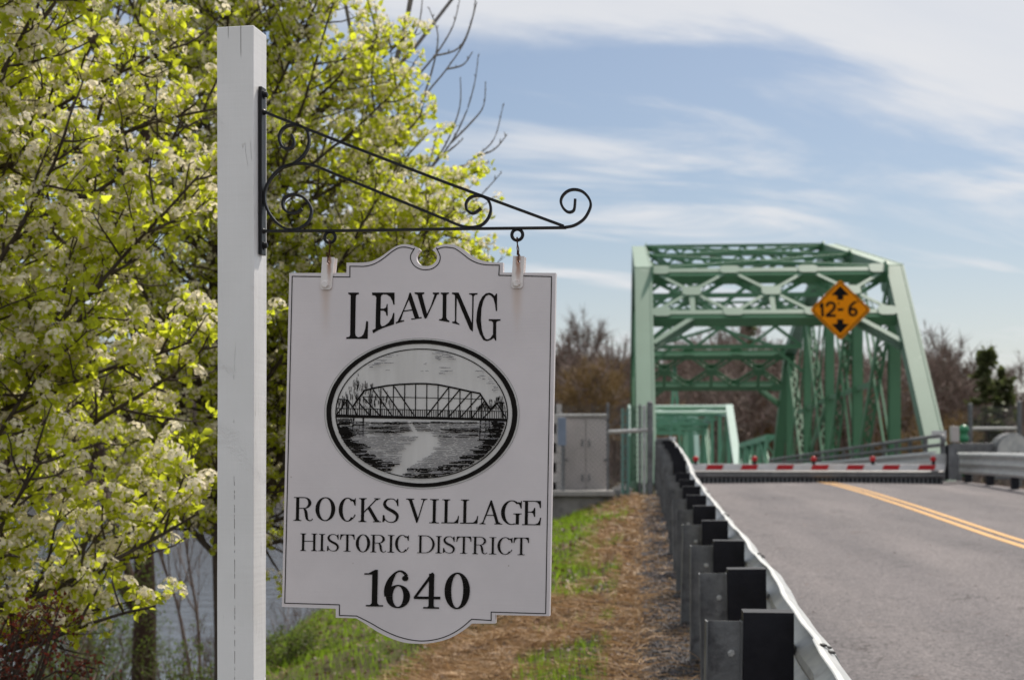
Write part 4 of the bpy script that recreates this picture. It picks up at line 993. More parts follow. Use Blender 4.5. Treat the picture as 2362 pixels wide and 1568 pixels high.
        if full:
            np_ = 3; qs = [iq + (1 - 2 * iq) * i / np_ for i in range(np_ + 1)]; fm = (f1 + fr) / 2
            for i in range(np_):
                qm = (qs[i] + qs[i + 1]) / 2
                for (qa, fa) in ((qs[i], f1), (qs[i + 1], f1), (qs[i], fr), (qs[i + 1], fr)):
                    m1 = MB()
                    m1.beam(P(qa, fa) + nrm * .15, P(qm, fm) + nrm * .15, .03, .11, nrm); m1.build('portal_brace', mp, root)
                    m1 = MB(); m1.beam(P(qa, fa) - nrm * .15, P(qm, fm) - nrm * .15, .03, .13, nrm)
                    L = 5
                    for z_ in range(L):
                        s = 1 if z_ % 2 else -1
                        m1.beam(P(qa, fa).lerp(P(qm, fm), (z_ + .3) / (L + .3)) + nrm * .14 * s, P(qa, fa).lerp(P(qm, fm), (z_ + 1.3) / (L + .6)) - nrm * .14 * s, .05, .02, (tl - bl_))
                    m1.build('portal_brace', m, root)
                m1 = MB()
                for s in (-1, 1): gusset(m1, P(qm, fm) + nrm * .175 * s, .54, .42, nrm, c3v)
                m1.beam(P(qm, fm) + nrm * .15, P(qm, fr) + nrm * .15, .03, .15, nrm)
                m1.build('gusset', mp, root)
            for i in range(1, np_):
                for f_ in (f1, fr):
                    m1 = MB()
                    for s in (-1, 1): gusset(m1, P(qs[i], f_) + nrm * .195 * s, .56, .36, nrm, c3v)
                    m1.build('gusset', mp, root)
            for q_, sgn in ((iq, 1), (1 - iq, -1)):
                for f_ in (f1, fr):
                    m1 = MB(); gusset(m1, P(q_ + sgn * .035, f_) + nrm * .20, .50, .42, nrm, c3v); m1.build('gusset', mp, root)
                m1 = MB()
                for s in (-1, 1): m1.beam(P(q_, fr - 1.35 / Ht) + nrm * .1 * s, P(q_ + sgn * .165, fr - .1 / Ht) + nrm * .1 * s, .09, .15, nrm)
                m1.build('knee_brace', mp, root)
        else:
            for (qa, fa, qb, fb) in ((iq, f1, .5, fr), (.5, fr, 1 - iq, f1), (iq, fr - .5 / Ht, .2, fr), (1 - iq, fr - .5 / Ht, .8, fr)):
                m1 = MB(); m1.beam(P(qa, fa), P(qb, fb), .1, .12, nrm); m1.build('portal_brace', mp, root)
    # ---- sway frames at the inner panel points and top laterals
    for k in range(2, n - 1) if full else range(2, n):
        m1 = MB(); d_ = 1.75 if full else 1.0
        top0, top1_ = NU(k, 0) + c3v * ew * .45, NU(k, 1) - c3v * ew * .45; lo0, lo1 = top0 - Z * d_, top1_ - Z * d_
        laced(m1, top0, top1_, .42, .34, Z, pl=.07, pitch=.34) if full else m1.beam(top0, top1_, .2, .3, a3)
        m1.build('top_strut', m, root)
        m1 = MB(); m1.beam(lo0, lo1, .18, .17, a3); m1.build('sway_strut', m, root)
        for i in range(3 if full else 2):
            np_ = 3 if full else 2
            for (fa, fb) in ((0, 1), (1, 0)):
                m1 = MB(); pa = top0.lerp(top1_, i / np_) if fa == 0 else lo0.lerp(lo1, i / np_); pb_ = lo0.lerp(lo1, (i + 1) / np_) if fa == 0 else top0.lerp(top1_, (i + 1) / np_)
                laced(m1, pa, pb_, .20, .12, a3, pl=.05, pitch=.3) if full else m1.beam(pa, pb_, .1, .1, a3); m1.build('sway_brace', m, root)
        if full:
            for q_, e in ((0, lo0), (1, lo1)):
                s = 1 if q_ == 0 else -1
                m1 = MB(); m1.beam(e - Z * 1.1 - c3v * s * .05, e + c3v * s * 1.3, .12, .12, a3); m1.build('knee_brace', m, root)
    for k in range(1, n - 1):
        m1 = MB()
        for (qa, qb) in ((0, 1), (1, 0)): m1.beam(NU(k, qa).lerp(NU(k, 1 - qa), .03) + Z * .12, NU(k + 1, qb).lerp(NU(k + 1, 1 - qb), .03) + Z * (.12 + .02 * qa), .13, .10, c3v if 0 else Z.cross(a3))
        m1.build('lateral_brace', m, root)
    for k in range(0, n + 1):
        m1 = MB(); m1.beam(NB(k, 0) - Z * .25, NB(k, 1) - Z * .25, .3, .6, a3); m1.build('floor_beam', m, root)
    return root
truss_span('bridge_span', 'tall green steel truss span with the diamond clearance sign on its portal', 0, 7.0, [6.10, 7.50, 8.88, 7.50, 6.10], 'steel')
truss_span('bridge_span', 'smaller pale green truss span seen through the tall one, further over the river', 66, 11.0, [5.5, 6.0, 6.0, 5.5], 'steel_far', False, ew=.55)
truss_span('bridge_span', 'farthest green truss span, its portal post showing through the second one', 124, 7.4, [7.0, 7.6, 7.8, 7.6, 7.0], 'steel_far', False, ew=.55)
# low pony truss between the first and second spans
pt = thing('pony_truss', nd(45, .5, -.9), 'low boxy green truss between the tall span and the span beyond', 'bridge span')
for q in (0, 1):
    S = [44.5, 49.5, 54.5, 59.5, 64.5]; hh_ = 2.3
    mb = MB(); mb.beam(nd(S[0], q, hh_), nd(S[-1], q, hh_), .4, .3, c3v); mb.build('top_chord', M['steel_far'], pt)
    mb = MB(); mb.beam(nd(S[0], q, -.2), nd(S[-1], q, -.2), .4, .4, c3v); mb.build('bottom_chord', M['steel_far'], pt)
    for i, s in enumerate(S):
        mb = MB(); laced(mb, nd(s, q, -.2), nd(s, q, hh_ + .1), .62 if i == 0 else .4, .3, c3v, pl=.12, pitch=.45); mb.build('post', M['steel_far'], pt)
    for i in range(4):
        mb = MB(); laced(mb, nd(S[i], q, hh_ if i % 2 else 0), nd(S[i + 1], q, 0 if i % 2 else hh_), .28, .2, c3v, pl=.06); mb.build('diagonal', M['steel_far'], pt)
# slim green braced mast behind the second span
am = thing('lattice_mast', nd(90, .2, 0), 'slim green lattice mast rising behind the smaller span', 'mast')
t0 = at(1556, 838, 132); b1 = at(1545, 945, 132); b2 = at(1569, 945, 132)
for b in (b1, b2):
    mb = MB(); mb.beam(b - Vector((0, 0, 4)) + (b - t0) * .1, t0, .22, .22, (1, 0, 0)); mb.build('leg', M['steel_far'], am)
for f in (.25, .5, .75):
    mb = MB(); mb.beam(t0.lerp(b1, f), t0.lerp(b2, f), .14, .14, (0, 1, 0)); mb.build('cross_bar', M['steel_far'], am)
ORG_m = None
# deck and piers
mb = MB(); 
for (s1, s2) in ((-.45, 44), (44, 66), (66, 123), (123, 215)):
    mb.box8([nd(s1 + .01, .045, -.45), nd(s1 + .01, .955, -.45), nd(s2, .955, -.45), nd(s2, .045, -.45), nd(s1 + .01, .045, -.02), nd(s1 + .01, .955, -.02), nd(s2, .955, -.02), nd(s2, .045, -.02)])
mb.build('bridge_deck', M['road'], kind='structure')
for s, lab in ((43.2, 'grey stone pier under the far end of the tall span'), (65.2, 'grey stone pier under the near end of the smaller span'), (123, 'grey stone pier under the farthest span')):
    pr = MB(); c = nd(s, .5, 0); 
    def rng4(hw, hd, z): return [Vector((c.x, c.y, z)) + c3v * a * hw + a3 * b * hd for a, b in ((-1, -1), (1, -1), (1, 1), (-1, 1))]
    pr.box8(rng4(5.4, 1.6, WATER - 2) + rng4(4.6, 1.1, c.z - .8)); pr.box8(rng4(4.9, 1.35, c.z - .8) + rng4(4.9, 1.35, c.z - .5))
    tag(pr.build('bridge_pier', M['concrete'], origin=(c.x, c.y, WATER - 2)), lab, 'pier', 'stone piers of the bridge')
# abutment
mb = MB(); c = nd(-.25, .5, 0); ab = [c + c3v * a * 4.6 + a3 * b * .6 for a, b in ((-1, -.2), (1, -.2), (1, 1), (-1, 1))]
mb.box8([Vector((p.x, p.y, -8)) for p in ab] + [Vector((p.x, p.y, -.98)) for p in ab])
tag(mb.build('bridge_abutment', M['concrete'], origin=(c.x, c.y, -8)), 'concrete abutment under the near end of the tall span', 'abutment')

# roadside railing of the bridge (right): two pipes over a beam, with end hoop
br_ = thing('bridge_railing', nd(0, .9, 0), 'grey pipe and beam railing running along the right side of the bridge deck', 'railing')
bx = .925
for h in (1.02, .80):
    mb = MB(); mb.tube([nd(-2.2 + k * 2, bx, h) for k in range(22)], .045, 6); mb.build('pipe_rail', M['galv_dull'], br_, smooth_=True)
mb = MB(); mb.tube([nd(-2.2, bx, 1.02), nd(-2.45, bx, 1.0), nd(-2.55, bx, .9), nd(-2.45, bx, .8), nd(-2.2, bx, .8)], .05, 6); mb.build('end_hoop', M['galv_dull'], br_, smooth_=True)
mb = MB(); m = len(WP); 
for i in range(45):
    b0 = nd(-2.4 + i, bx - .012, .50)
    for (d, h) in WP: mb.v.append(b0 - c3v * d + Vector((0, 0, h)))
    if i:
        for k in range(m - 1): a = (i - 1) * m + k; mb.f.append((a, a + 1, a + m + 1, a + m))
mb.build('beam_rail', M['galv'], br_)
for k in range(22):
    mb = MB(); mb.box(nd(-2 + k * 2, bx + .012, .48), (.09, .09, 1.05), (c3v, a3, UPV)); mb.build('post', M['galv_dull'], br_)
# left railing, mostly hidden
b2_ = thing('bridge_railing', nd(0, .08, 0), 'grey railing along the left side of the bridge deck, mostly hidden by the guardrail', 'railing')
for h in (1.02, .80, .5):
    mb = MB(); mb.tube([nd(-1 + k * 2, .075, h) for k in range(21)], .045, 6); mb.build('pipe_rail', M['galv_dull'], b2_, smooth_=True)
for k in range(11):
    mb = MB(); mb.box(nd(-1 + k * 4, .07, .48), (.09, .09, 1.05), (c3v, a3, UPV)); mb.build('post', M['galv_dull'], b2_)

# ---- clearance sign
cs_c = at(1938, 714, 41.7); cr = R(2.0)
cU = Vector((math.cos(cr), -.0743 * math.cos(cr), -math.sin(cr) * 0 + .0)).normalized(); cN = -a3; cVv = Vector((0, 0, 1))
cs = thing('clearance_sign', cs_c - Vector((0, 0, .8)), 'orange diamond clearance sign 12-6 with black arrows on the bridge portal', 'road sign')
sc = 41.7 / FPX
def cp(u, v, d): return cs_c + cU * (u * sc) + cVv * (v * sc) + cN * d
def rdia(s, r=.12, n=4):
    P = []; c = [(0, s), (s, 0), (0, -s), (-s, 0)]
    for i in range(4):
        p = c[i]; a = c[i - 1]; b = c[(i + 1) % 4]
        for k in range(n + 1):
            f = k / n; q0 = (p[0] + (a[0] - p[0]) * r, p[1] + (a[1] - p[1]) * r); q1 = (p[0] + (b[0] - p[0]) * r, p[1] + (b[1] - p[1]) * r)
            P.append(((1 - f) ** 2 * q0[0] + 2 * f * (1 - f) * p[0] + f * f * q1[0], (1 - f) ** 2 * q0[1] + 2 * f * (1 - f) * p[1] + f * f * q1[1]))
    return P
mb = MB(); mb.prism([rdia(69, .06)], cp, .0, .012); mb.build('panel', M['orange'], cs)
mb = MB(); mb.prism([[(x + 1.5, y - 2.5) for x, y in rdia(69, .06)]], cp, -.03, -.012); mb.build('back_plate', M['sign_edge'], cs)
mb = MB(); mb.prism([rdia(65.5, .08), list(reversed(rdia(62.6, .08)))], cp, .0125, .014); mb.build('border', M['ink'], cs)
def cflat(mb, polys, k0=.0145):
    for i, p in enumerate(polys):
        b = len(mb.v); tri = tessellate_polygon([[Vector((u, v, 0)) for u, v in p]]); mb.v += [cp(u, v, k0 + i * 1e-5) for u, v in p]; mb.f += [tuple(b + j for j in t) for t in tri]
for s in (1, -1):
    mb = MB(); y0 = 1
    cflat(mb, [[(-7, s * 22), (7, s * 22), (7, s * 32), (20, s * 34), (11, s * 43), (0, s * 55), (-11, s * 43), (-20, s * 34), (-7, s * 32)]]); mb.build('arrow', M['ink'], cs, fix=False)
w = 6.3; mb = MB()
one = rib([(-46, 6, w), (-41, 14, w)]) + rib([(-41.5, 16, w), (-40, -16, w)])
two = rib(crom([(-31, 7, w), (-28, 14, w), (-20, 16, w), (-13, 11, w), (-14, 3, w), (-21, -5, w), (-31, -13.5, w)], 4)) + rib([(-33, -14, w), (-10, -14, w)])
dash = rib([(-6, 0, w), (7, 0, w)])
six = ring(29, -6, 11, 10.5, 0, 360, w, w, 24) + rib(crom([(20.5, -5, w), (22, 5, w), (27, 12, w), (34, 17, w)], 4))
tick = rib([(-3.5, 17, 3), (-3.5, 11, 2)]); tick2 = rib([(35, 20, 2.4), (35, 15, 2)]) + rib([(39.5, 20, 2.4), (39.5, 15, 2)])
cflat(mb, one + two + dash + six + tick + tick2); mb.build('lettering', M['ink'], cs, fix=False)
mb = MB()
for v in (20, -28): mb.box(cs_c + cVv * v * sc - cN * .13 * 1, (.9, .26, .05), (cU, a3, UPV))
mb.build('mounting_rail', M['galv_dull'], cs)

# ---- barrier gate across the road
GZ = 34.6
bg_ = thing('barrier_gate', at(2195, 1108, GZ), 'closed red and white striped barrier gate with red lamps across the road', 'gate')
L0, L1 = at(1592, 1077, GZ + .5), at(2180, 1077.5, GZ)
gd = (L1 - L0).normalized()
mb = MB(); mb.beam(L0, L1, .05, .155, (0, 1, 0)); mb.build('arm', M['white'], bg_, bevel=.008)
for (xa, xb) in ((375, 490), (595, 708), (818, 932), (1035, 1150), (1255, 1370), (1478, 1590), (1698, 1812)):
    pa, pb2 = 1488.9 + xa / 2.7047, 1488.9 + xb / 2.7047
    mb = MB(); q = lambda px, v: L0 + gd * ((px - 1592) / (2180 - 1592) * (L1 - L0).length) + Vector((0, 0, v))
    sl_ = 4.5; h = .057; f0, f1_ = -.0265, -.031
    P4 = [(pa, -h), (pb2 - sl_, -h), (pb2, h), (pa + sl_, h)]
    mb.box8([q(x, v) + Vector((0, f0, 0)) for x, v in P4] + [q(x, v) + Vector((0, f1_, 0)) for x, v in P4]); mb.build('stripe', M['red'], bg_)
for px in (1605, 1742, 1879, 2015, 2153):
    c = L0 + gd * ((px - 1592) / 588 * (L1 - L0).length) + Vector((0, 0, .19))
    mb = MB(); mb.lathe(c, [(.03, -.04), (.066, -.03), (.07, .0), (.06, .03), (.03, .045)], 14, (0, -1, 0)); lp = mb.build('lamp', M['red'], bg_, smooth_=True)
    mb = MB(); mb.box(c - Vector((0, 0, .09)), (.07, .06, .07)); mb.build('lamp_base', M['plastic'], lp)
mb = MB(); 
A, B = L0 + Vector((0, .06, -.15)), L1 + Vector((0, .06, -.15)); dA = Vector((0, -1, 0))
for i in range(2):
    pass
prof = [(.0, .085), (.05, .05), (.05, .025), (.01, .0), (.05, -.025), (.05, -.05), (.0, -.085), (-.02, -.085), (-.02, .085)]
mb.v += [A + dA * d + Vector((0, 0, h)) for d, h in prof] + [B + dA * d + Vector((0, 0, h)) for d, h in prof]; m = len(prof)
mb.f += [(k, (k + 1) % m, m + (k + 1) % m, m + k) for k in range(m)] + [tuple(range(m)), tuple(range(2 * m - 1, m - 1, -1))]
mb.build('lower_rail', M['galv_mid'], bg_)
mb = MB(); mb.beam(A + Vector((0, .12, -.17)), B + Vector((0, .12, -.17)), .02, .22, (0, 1, 0)); mb.build('dark_gap_sheet', M['plastic'], bg_)  # added dark sheet, drawing the dark gaps between the pickets
nP = 58
mb = MB(); mb.box((0, 0, 0), (.045, .05, .28)); me_pk = mb.mesh('picket', M['galv_dull'])
for i in range(nP):
    p = link('picket', me_pk, bg_); p.location = A.lerp(B, (i + .5) / nP) + Vector((0, .08, -.165)) - ORG[bg_.name]
# hinge post of plate steel
mb = MB(); c = at(2192, 1066, GZ); mb.box(c, (.16, .30, .80)); mb.add([c + Vector(v) for v in ((-.08, -.12, .38), (.08, -.12, .38), (.17, -.12, .1), (.17, -.12, -.2), (.08, -.12, -.4), (-.08, -.12, -.4), (-.08, .1, .38), (.08, .1, .38), (.17, .1, .1), (.17, .1, -.2), (.08, .1, -.4), (-.08, .1, -.4))], [(0, 1, 2, 3, 4, 5), (11, 10, 9, 8, 7, 6)] + [(i, i + 6, (i + 1) % 6 + 6, (i + 1) % 6) for i in range(6)])
mb.build('hinge_post', M['galv_dull'], bg_)
mb = MB(); mb.box(c + Vector((-.26, .05, .05)), (.35, .08, .30)); mb.build('hinge_plate', M['galv'], bg_)

# ---- equipment at the bridge's right end
Zr = 38.5
tt = thing('gate_motor', at(2300, 1100, Zr + 1), 'grey round-backed gate motor housing with its long cross beam, behind the right guardrail', 'machine')
mb = MB(); mb.box(at(2241, 1031.5, Zr), (1.05, .2, .22)); mb.build('cross_beam', M['galv_dull'], tt, bevel=.01)
mb = MB(); c = at(2330, 1042, Zr); P = []
for i in range(13):
    a = math.pi * i / 12; P.append((-.46 * math.cos(a), .46 * math.sin(a)))
P = [(x, y * 1.05) for x, y in P] + [(.46, -.7), (-.46, -.7)]
mb.prism([P], lambda u, v, d: c + Vector((u, d, v)), -.28, .28); mb.build('housing', M['galv_dull'], tt, bevel=.03)
mb = MB(); mb.prism([[(x * .93, y * .93) for x, y in P[:13]] + [(.43, -.3), (-.43, -.3)]], lambda u, v, d: c + Vector((u, d, v)), -.31, -.285); mb.build('cover', M['galv'], tt)
mb = MB(); mb.box(at(2210, 1075, Zr), (.14, .2, .8)); mb.build('foot', M['galv_dull'], tt)
mb = MB(); mb.box(at(2201.5, 1001, Zr), (.21, .16, .40)); mb.box(at(2201.5, 1060, Zr), (.05, .05, .9)); tag(mb.build('control_box', M['cabinet'], origin=at(2201.5, 1090, Zr), bevel=.01), 'small upright grey control box beside the green standpipe', 'box')
mb = MB(); c = at(2223, 1018, Zr + .4); mb.lathe(c - Vector((0, 0, .9)), [(.08, 0), (.08, .9), (.13, .92), (.13, 1.02), (.10, 1.04), (.10, 1.14), (.14, 1.16), (.14, 1.24), (.09, 1.30), (.03, 1.33)], 14); tag(mb.build('standpipe', pmat('valve_green', (.03, .22, .10), .35), origin=c - Vector((0, 0, .9)), smooth_=True), 'stubby green standpipe at the right end of the bridge', 'standpipe')
mb = MB(); c = at(2157, 1003, 37.2); mb.box(c - Vector((0, .32, 0)), (.36, .012, .20)); plq = mb.build('bridge_plate', M['white'], origin=c); tag(plq, 'small white plate on the foot of the right end post', 'plate')
mb = MB()
for r_ in range(3):
    for k in range(9): mb.box(c + Vector((-.145 + k * .036, -.3275, .055 - r_ * .05)), (.024, .002, .016))
mb.build('faint_marks', M['ink_grey'], plq)

# ================================================================== FENCES
def chain_fence(nm, label, P0, P1, zb0, zb1, zt0, zt1, posts, rails, cell=.10, wire=.0028, cat='fence'):
    root = thing(nm, (P0[0], P0[1], zb0), label, cat)
    P0 = Vector((P0[0], P0[1], 0)); P1 = Vector((P1[0], P1[1], 0)); L = (P1 - P0).length; d = (P1 - P0).normalized()
    mb = MB(); zt = lambda f: zt0 + (zt1 - zt0) * f; zb = lambda f: zb0 + (zb1 - zb0) * f
    nrm = d.cross(UPV)
    H = zt0 - zb0; n = int((L + H) / cell)
    for sgn in (1, -1):
        for i in range(-int(H / cell) - 1, int(L / cell) + int(H / cell) + 1):
            x0 = i * cell; x1 = x0 + sgn * H; a0, a1 = 0.0, 1.0
            # clip to [0, L]
            def cl(a): return x0 + (x1 - x0) * a
            if sgn > 0: a0 = max(0, -x0 / H) ; a1 = min(1, (L - x0) / H)
            else: a0 = max(0, (x0 - L) / H); a1 = min(1, x0 / H)
            if a1 - a0 < .02: continue
            p = P0 + d * cl(a0) + UPV * (zb(0) + H * a0); q = P0 + d * cl(a1) + UPV * (zb(0) + H * a1)
            mb.beam(p + nrm * .003 * sgn, q + nrm * .003 * sgn, wire * 2, wire * 2, d)
    o = mb.build('chain_link_mesh', M['galv_dull'], root, kind='stuff', fix=False)
    for (f, r_, top, mt) in posts:
        m1 = MB(); b = P0 + d * L * f; m1.tube([b + UPV * (zb(f) - .3), b + UPV * (zt(f) + top - .03), b + UPV * (zt(f) + top)], [r_, r_, r_ * .5], 8); m1.build('post', M[mt], root, smooth_=False)
    for (fa, fb, za, zb_, r_) in rails:
        m1 = MB(); m1.tube([P0 + d * L * fa + UPV * za, P0 + d * L * fb + UPV * zb_], r_, 6); m1.build('rail', M['galv'], root)
    return root
fz = 30.5
A = at(1282, 1065, fz); B = at(1506, 1065, fz)
zt_ = at(0, 934, fz).z; zb_ = at(0, 1128, fz).z
fx = lambda px: (at(px, 0, fz).x - A.x) / (B.x - A.x)
chain_fence('chain_link_fence', 'tall chain-link fence in front of the taupe cabinet, left of the bridge', (A.x, fz), (B.x, fz), zb_, zb_, zt_, zt_,
    [(fx(1402), .028, .05, 'galv_dull'), (fx(1476), .026, .02, 'galv_dull'), (fx(1486), .034, .0, 'galv'), (fx(1499), .06, .08, 'galv_dull')],
    [(fx(1402), 1.0, at(0, 996, fz).z, at(0, 991, fz).z, .045), (0, fx(1402), at(0, 957, fz).z, at(0, 957, fz).z, .025)])
fz2 = 41
A = at(2238, 1065, fz2); B = at(2352, 1065, fz2)
chain_fence('chain_link_fence', 'chain-link fence with capped pipe posts at the right edge, behind the motor housing', (A.x, fz2), (B.x + 3, fz2 - .4), -1.4, -1.4, at(0, 936, fz2).z, at(0, 930, fz2).z,
    [(0, .065, .08, 'galv_dull'), (.298, .07, .12, 'galv_dull'), (.37, .08, .2, 'galv_dull')], [(0, .3, at(0, 988, fz2).z, at(0, 988, fz2).z, .05), (.37, 1, at(0, 985, fz2).z, at(0, 985, fz2).z, .05)])

# ---- cabinet, meter box, block corner, wall, green column
cz = 31.4
cab = thing('equipment_cabinet', at(1351, 1133, cz), 'tall taupe two-door equipment cabinet behind the chain-link fence', 'cabinet')
c = at(1351, 1046, cz); w_ = 97 / FPX * cz; h_ = 172 / FPX * cz
mb = MB(); mb.box(c + Vector((0, .3, 0)), (w_, .6, h_)); mb.build('cabinet_body', M['cabinet'], cab, bevel=.01)
for s in (-1, 1):
    mb = MB(); mb.box(c + Vector((s * w_ * .245, -.015, -.01)), (w_ * .475, .03, h_ * .94)); dd = mb.build('door', M['cabinet'], cab, bevel=.006)
    mb = MB(); mb.box(c + Vector((s * .07, -.045, .22)), (.03, .03, .14)); mb.build('handle', M['galv_dull'], dd)
    mb = MB(); mb.box(c + Vector((s * .07, -.045, -.5)), (.03, .03, .14)); mb.build('handle', M['galv_dull'], dd)
mb = MB(); mb.box(c + Vector((0, .28, h_ / 2 + .02)), (w_ + .06, .72, .05)); mb.build('lid', M['galv'], cab)
for sx in (-.40, .40):
    for hz_ in (-.03,):
        mb = MB(); mb.lathe(c + Vector((sx, -.03, -.13)), [(.03, 0), (.03, .02), (.015, .03)], 10, (0, -1, 0)); mb.build('lock', M['galv_dull'], cab)
mt = thing('meter_box', at(1296, 1130, 30.0), 'blue-grey meter box on a dark pipe, left of the taupe cabinet', 'meter box')
mb = MB(); mb.box(at(1296, 995, 30.0), (.165, .12, .56)); mb.build('box', M['bluegrey'], mt, bevel=.01)
mb = MB(); mb.tube([at(1299, 1028, 30), at(1299, 1135, 30)], .038, 8); mb.build('pipe', M['galv_dull'], mt)
bw = thing('block_pillar', at(1281, 1135, 30.8), 'pale block pillar at the right edge of the sign, beside the meter box', 'pillar')
for k in range(9):
    for s in range(2):
        mb = MB(); zc_ = at(0, 1135, 30.8).z + .1 + k * .2
        mb.box((at(1279, 0, 30.8).x + (-.1 if s else .09) * (1 if k % 2 else .6), 30.95, zc_), (.185, .36, .192)); mb.build('brick', M['blockwall'], bw)
mb = MB(); mb.tube([at(1290, 1016, 30.2), at(1296, 1016, 30.2)], .03, 8); tag(mb.build('alarm_lamp', M['red'], origin=at(1290, 1016, 30.2)), 'small red lamp beside the blue-grey meter box', 'lamp')
# retaining wall with a paler coping
rw = thing('retaining_wall', at(1345, 1260, 29.7), 'stained concrete retaining wall under the fence and cabinet', 'wall')
xa, xb = at(1120, 0, 29.8).x, at(1415, 0, 29.8).x; zt_ = at(0, 1133, 29.8).z
mb = MB(); mb.box(((xa + xb) / 2, 31.3, (zt_ - .1 - 3.4) / 2), (xb - xa, 3.0, 3.3 + zt_)); mb.build('wall_face', M['concrete'], rw, bevel=.02)
mb = MB(); mb.box(((xa + xb) / 2, 31.25, zt_ - .04), (xb - xa + .06, 3.15, .10)); mb.build('coping', pmat('pale_coping', (.36, .34, .32), .9, 0, (.27, .26, .25), 6, .2, 40), rw, bevel=.01)
cz2 = 45
for (xa, xb, yt, lab) in ((1433, 1451, 942, 'pale green steel column seen through the fence, left of the bridge'), (1459, 1468, 938, 'thin darker green column between the pale column and the bridge')):
    a, b = at(xa, yt, cz2), at(xb, yt, cz2); cc = (a + b) / 2
    mb = MB()
    for s in (-1, 1): mb.box((cc.x + s * (b.x - a.x) * .32, cz2, (cc.z - 3) / 2), ((b.x - a.x) * .34, .2, cc.z + 3))
    for k in range(12): mb.box((cc.x, cz2 + .02, cc.z - .15 - k * .33), ((b.x - a.x) * .5, .1, .07))
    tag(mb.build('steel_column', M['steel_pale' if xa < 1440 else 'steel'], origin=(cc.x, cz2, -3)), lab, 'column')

# ================================================================== VEGETATION
def tmpl_leaf(L=.055, W=.036, fold=.25, pet=.02):
    v = [(0, 0, 0), (0, 0, pet), (W * .5, -W * fold, pet + L * .30), (0, 0, pet + L * .35), (-W * .5, -W * fold, pet + L * .30),
         (W * .38, -W * fold * .9, pet + L * .68), (0, .004, pet + L * .7), (-W * .38, -W * fold * .9, pet + L * .68), (0, .008, pet + L)]
    f = [(1, 2, 3, 3), (1, 3, 4, 4), (2, 5, 6, 3), (3, 6, 7, 4), (5, 8, 6, 6), (6, 8, 7, 7)]
    return np.array(v), f
def to_tris(F):
    o = []
    for f in F:
        o.append((f[0], f[1], f[2]))
        if f[2] != f[3]: o.append((f[0], f[2], f[3]))
    return np.array(o)
LV_, LF_ = tmpl_leaf(); LF_ = to_tris(LF_)
def tmpl_blossom(r, petals=5):
    v = [(0, 0, 0)]; f = []
    for k in range(petals):
        a = 2 * math.pi * k / petals; 
        for (da, rr, h) in ((-.58, 1.0, .30), (.58, 1.0, .30)):
            v.append((r * rr * math.cos(a + da), r * rr * math.sin(a + da), r * h))
        b = 1 + k * 2; f += [(0, b, b + 1)]
    return np.array(v), np.array(f)
BV_, BF_ = tmpl_blossom(.0106)
def cluster(nb, R_, seed):           # corymb: blossoms on a dome
    g = np.random.default_rng(seed); P = []; D = []
    for i in range(nb):
        a = 2.4 * i + g.uniform(-.3, .3); e = math.acos(1 - (i + .5) / nb * .92); d = np.array([math.sin(e) * math.cos(a), math.sin(e) * math.sin(a), math.cos(e)])
        P.append(d * R_ * g.uniform(.85, 1.1) + np.array([0, 0, .02])); D.append(d + g.normal(0, .25, 3))
    return scatter(BV_, BF_, frames(np.array(D), g.uniform(0, 6, nb)) * g.uniform(.8, 1.15, nb)[:, None, None], np.array(P))
CL = [cluster(17, .034, s) for s in range(4)]; CLF = [cluster(12, .034, s + 9) for s in range(3)]
def tube_np(pts, rad, n=5):
    pts = np.asarray(pts); m = len(pts)
    T = np.gradient(pts, axis=0); T /= np.linalg.norm(T, axis=1, keepdims=True) + 1e-9
    ref = np.array([.3, .2, .93]) if abs(T[0][2]) < .9 else np.array([1., .1, 0])
    U = np.cross(T, ref); U /= np.linalg.norm(U, axis=1, keepdims=True) + 1e-9; W = np.cross(T, U)
    a = 2 * np.pi * np.arange(n) / n
    V = pts[:, None, :] + (U[:, None, :] * np.cos(a)[None, :, None] + W[:, None, :] * np.sin(a)[None, :, None]) * np.asarray(rad)[:, None, None]
    I = np.arange(m * n).reshape(m, n); J = np.roll(I, -1, 1)
    F = np.stack([I[:-1].ravel(), J[:-1].ravel(), J[1:].ravel(), I[1:].ravel()], 1)
    return V.reshape(-1, 3), F
class Acc:
    def __init__(s): s.V = []; s.F = []; s.n = 0
    def add(s, V, F): s.V.append(V); s.F.append(F + s.n); s.n += len(V)
    def mesh(s, name, mat, org, smooth_=True):
        return npmesh(name, np.concatenate(s.V) - np.array(org), np.concatenate(s.F), mat, smooth_)
